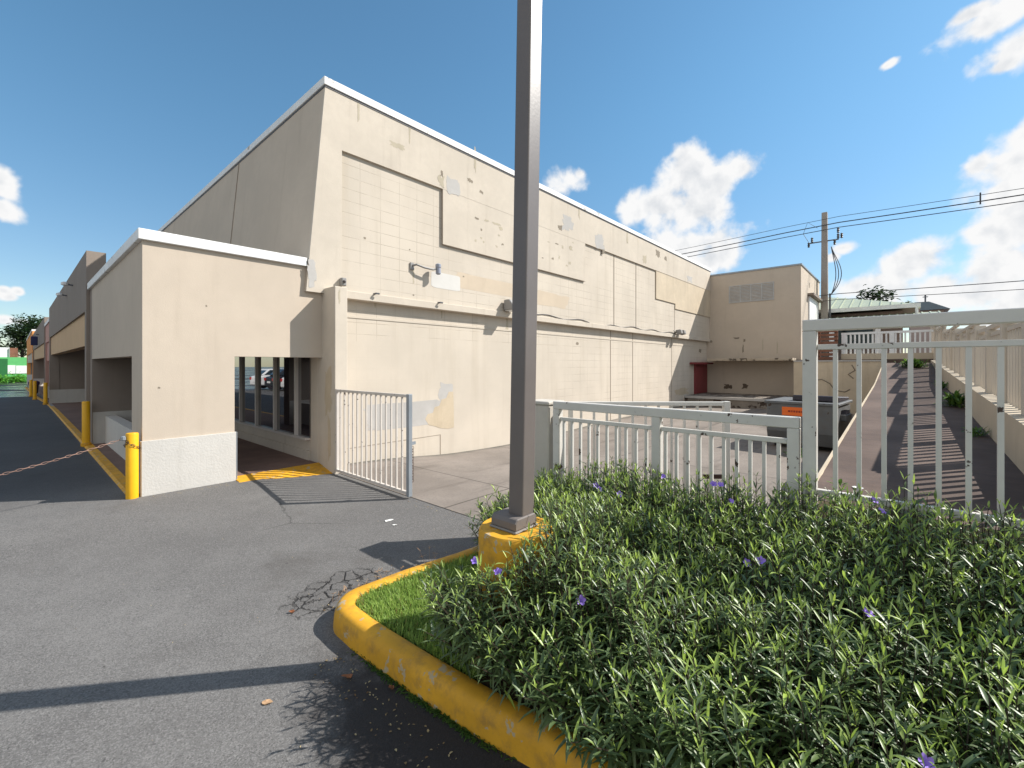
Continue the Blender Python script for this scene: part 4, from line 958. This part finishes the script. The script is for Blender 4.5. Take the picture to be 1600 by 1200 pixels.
# ------------------------------------------------------------------ litter on the asphalt
def scrap(name, u, v, s, mat, label, cat, grp, lift=.012):
    p = G(u, v); n = 9; pts = []
    for k in range(n):
        t = 2 * math.pi * k / n; q = s * random.uniform(.6, 1.15); pts.append((q * math.cos(t), q * .6 * math.sin(t), lift + random.uniform(-.5, 1) * lift * .7))
    m = MB(); m.v = [(0, 0, lift * .5)] + pts + [(x, y, z - .003) for x, y, z in [(0, 0, lift * .5)] + pts]
    for k in range(n):
        a, b = 1 + k, 1 + (k + 1) % n; m.f += [(0, a, b), (n + 1, n + 1 + b, n + 1 + a), (a, n + 1 + a, n + 1 + b, b)]
    o = m.build(name, mat, loc=(p.x, p.y, g(p.x, p.y) + .002)); o.rotation_euler.z = random.uniform(0, 6.28); return tag(o, label, cat, grp)
scrap('fallen_leaf', 544, 1060, .035, M['brownleaf'], 'curled reddish brown leaf on the asphalt beside the pole shadow', 'leaf', 'fallen leaves on the asphalt')
scrap('fallen_leaf', 612, 1078, .022, M['brownleaf'], 'small brown leaf in the shade close to the kerb face', 'leaf', 'fallen leaves on the asphalt')
scrap('fallen_leaf', 456, 958, .025, M['brownleaf'], 'brown leaf at the left tip of the cracked asphalt', 'leaf', 'fallen leaves on the asphalt')
scrap('paper_scrap', 416, 1099, .03, M['drygrass'], 'pale torn scrap lying on the pole shadow', 'litter', 'scraps on the asphalt', .006)
scrap('paper_scrap', 607, 814, .055, M['paper'], 'white flattened scrap near the open gate', 'litter', 'scraps on the asphalt', .006)
scrap('paper_scrap', 617, 821, .03, M['paper'], 'smaller white scrap just in front of the flattened one', 'litter', 'scraps on the asphalt', .006)
scrap('paper_scrap', 1322, 742, .05, M['paper'], 'white scrap on the ramp behind the tall fence', 'litter', 'scraps on the asphalt', .006).location = (4.05, .24, rz(4.05) + .003)

P=[];AZ=[];EL=[];LL=[];WW=[];DR=[];AG=[]
def grit(n, fx, fy, lo, hi):
    for i in range(n):
        x, y = fx(), fy(); P.append((x, y, g(x, y) + .003)); AZ.append(random.uniform(0, 6.28)); EL.append(random.uniform(-.05, .25)); L = random.uniform(lo, hi); LL.append(L); WW.append(L * random.uniform(.3, .7)); DR.append(0); AG.append(random.random())
grit(150, lambda: 1.36 - abs(random.gauss(0, .14)), lambda: random.uniform(.9, 2.7), .006, .02)
grit(110, lambda: random.uniform(1.5, 3.3), lambda: 3.12 + abs(random.gauss(0, .16)), .006, .02)
grit(90, lambda: random.uniform(1.2, 2.2), lambda: 7.36 - abs(random.gauss(0, .12)), .006, .02)
grit(90, lambda: 3.5 + random.gauss(0, .10), lambda: random.uniform(2.9, 5.2), .006, .022)
grit(150, lambda: random.uniform(-1.5, 3.3), lambda: random.uniform(2.0, 7.0), .004, .014)
tag(leaf_mesh('leaf_litter', *[np.array(a) for a in (P, AZ, EL, LL, WW, DR, AG)], leaf_mat('dry_litter', (.16, .09, .04), (.50, .40, .22), .8, .05, .2)), 'fine dry leaf crumbs and grit scattered over the asphalt and along the kerbs', 'litter', kind='stuff')

# ------------------------------------------------------------------ sky, sun, clouds
W = bpy.data.worlds.new('World'); S.world = W; W.use_nodes = True
nt = W.node_tree; N = nt.nodes; Lk = nt.links
bg = N['Background']
sky = N.new('ShaderNodeTexSky'); sky.sky_type = 'NISHITA'; sky.sun_disc = False
SUN = Vector((1.174, -.981, 1.33)).normalized()
sky.sun_elevation = math.asin(SUN.z); sky.sun_rotation = math.atan2(SUN.x, SUN.y); sky.air_density = 1.0; sky.dust_density = .25; sky.ozone_density = 1.6; sky.altitude = 100
tc = N.new('ShaderNodeTexCoord'); D = tc.outputs['Generated']
def wm(op, a, b=0.0, c=0.0, clamp=False):
    n = N.new('ShaderNodeMath'); n.operation = op; n.use_clamp = clamp
    for s_, val in zip(n.inputs, (a, b, c)):
        if isinstance(val, bpy.types.NodeSocket): Lk.new(val, s_)
        else: s_.default_value = val
    return n.outputs[0]
def wdot(vec, c):
    n = N.new('ShaderNodeVectorMath'); n.operation = 'DOT_PRODUCT'; Lk.new(vec, n.inputs[0]); n.inputs[1].default_value = c; return n.outputs['Value']
def wadd(vec, c):
    n = N.new('ShaderNodeVectorMath'); n.operation = 'ADD'; Lk.new(vec, n.inputs[0]); n.inputs[1].default_value = c; return n.outputs[0]
def wnoise(vec, sc, det=9, ro=.58, dist=.0):
    n = N.new('ShaderNodeTexNoise'); Lk.new(vec, n.inputs['Vector']); n.inputs['Scale'].default_value = sc; n.inputs['Detail'].default_value = det; n.inputs['Roughness'].default_value = ro; n.inputs['Distortion'].default_value = dist; return n.outputs['Fac']
def wramp(f, a, b, c=0.0, d=1.0):
    n = N.new('ShaderNodeMapRange'); n.interpolation_type = 'SMOOTHSTEP'; Lk.new(f, n.inputs[0])
    for i, q in enumerate((a, b, c, d)): n.inputs[i + 1].default_value = q
    return n.outputs[0]
blobs = [(1072,268,48,44),(1120,285,40,38),(1155,262,32,26),(1035,325,62,42),(1090,330,58,48),(1000,330,36,24),(1075,385,90,40),(1120,400,50,30),
         (893,280,36,26), (905,272,20,18),
         (1385,452,95,32),(1425,418,62,42),(1460,455,60,40),(1335,450,44,26),(1520,460,90,34),
         (1590,250,85,60),(1530,255,30,26),(1595,215,40,34),(1620,330,95,80),(1570,300,45,40),(1560,420,75,60),(1620,470,130,60),(1535,365,30,22),
         (1560,25,80,34),(1610,60,60,40),(1575,98,28,16),(1388,101,15,10),(1520,20,40,18),
         (0,285,36,34),(4,325,30,24),(14,464,20,9),(28,456,14,9),(6,455,16,8),(6,500,26,10),(34,503,18,7),(1318,388,26,12),(1300,402,16,9)]
Mx = None
for (u, v, ru, rv) in blobs:
    c = ray(u, v).normalized(); rr = ray(u + ru, v).normalized() - c; uu = ray(u, v - rv).normalized() - c
    v0 = wadd(D, tuple(-c))
    a = wdot(v0, tuple(rr / rr.length_squared)); b = wdot(v0, tuple(uu / uu.length_squared))
    q = wm('SQRT', wm('ADD', wm('MULTIPLY', a, a), wm('MULTIPLY', b, b)))
    s_ = wm('SUBTRACT', 1.0, q)
    Mx = s_ if Mx is None else wm('SMOOTH_MAX', Mx, s_, .25)
def cn(vec): return wm('ADD', wm('MULTIPLY', wnoise(vec, 9, 6, .50, .2), .5), wm('MULTIPLY', wnoise(vec, 24, 7, .52, .2), .5))
def cdir(az, el): return Vector((math.cos(R(el)) * math.cos(R(az)), math.cos(R(el)) * math.sin(R(az)), math.sin(R(el))))
# unseen cumulus added left of and behind the view to whiten the fill light
for az, el, rad in ((165, 22, .30), (200, 30, .34), (235, 20, .30), (265, 38, .30), (185, 50, .26), (150, 45, .20), (280, 14, .22), (225, 58, .22), (210, 10, .25)):
    c = cdir(az, el); rt = cdir(az - 90, 0); up_ = rt.cross(c) * -1
    v0 = wadd(D, tuple(-c)); a = wdot(v0, tuple(rt / (rad * 1.5))); b = wdot(v0, tuple(up_ / rad))
    Mx = wm('SMOOTH_MAX', Mx, wm('SUBTRACT', 1.0, wm('SQRT', wm('ADD', wm('MULTIPLY', a, a), wm('MULTIPLY', b, b)))), .25)
n1 = cn(D); n1b = cn(wadd(D, tuple(SUN * .020)))
dens = wm('ADD', Mx, wm('MULTIPLY', wm('SUBTRACT', n1, .5), 3.1))
alpha = wramp(dens, -.12, .50)
relief = wm('MULTIPLY', wm('SUBTRACT', n1, n1b), 2.6)
body = wramp(dens, .25, 1.3, 1.0, .72)
lum = wm('ADD', body, relief, clamp=True)
mixc = N.new('ShaderNodeMix'); mixc.data_type = 'RGBA'; Lk.new(lum, mixc.inputs[0]); CK = 5.8
mixc.inputs[6].default_value = (.44 * CK, .51 * CK, .60 * CK, 1); mixc.inputs[7].default_value = (1.02 * CK, 1.02 * CK, 1.02 * CK, 1)
hs_ = N.new('ShaderNodeHueSaturation'); hs_.inputs['Saturation'].default_value = 1.06; Lk.new(sky.outputs[0], hs_.inputs['Color'])
fin = N.new('ShaderNodeMix'); fin.data_type = 'RGBA'; Lk.new(alpha, fin.inputs[0]); tint = N.new('ShaderNodeMix'); tint.data_type = 'RGBA'; tint.blend_type = 'MULTIPLY'; tint.inputs[0].default_value = 1; Lk.new(hs_.outputs[0], tint.inputs[6]); sx_ = N.new('ShaderNodeSeparateXYZ'); Lk.new(D, sx_.inputs[0]); tm = N.new('ShaderNodeMix'); tm.data_type = 'RGBA'; Lk.new(wramp(sx_.outputs[2], .0, .55), tm.inputs[0])
tm.inputs[6].default_value = (.72, .76, .79, 1); tm.inputs[7].default_value = (.82, 1.10, 1.06, 1); Lk.new(tm.outputs[2], tint.inputs[7]); Lk.new(tint.outputs[2], fin.inputs[6]); Lk.new(mixc.outputs[2], fin.inputs[7])
Lk.new(fin.outputs[2], bg.inputs['Color']); bg.inputs['Strength'].default_value = .097
sl = bpy.data.lights.new('sun', 'SUN'); sl.energy = 4.2; sl.angle = R(.5); sl.color = (1, .955, .89)
so = bpy.data.objects.new('sun', sl); COL.objects.link(so); so.rotation_euler = SUN.to_track_quat('Z', 'Y').to_euler(); so.location = (20, -20, 30)
vs = S.view_settings; vs.view_transform = 'Standard'; vs.look = 'None'; vs.gamma = 1; vs.exposure = .74; vs.use_curve_mapping = False
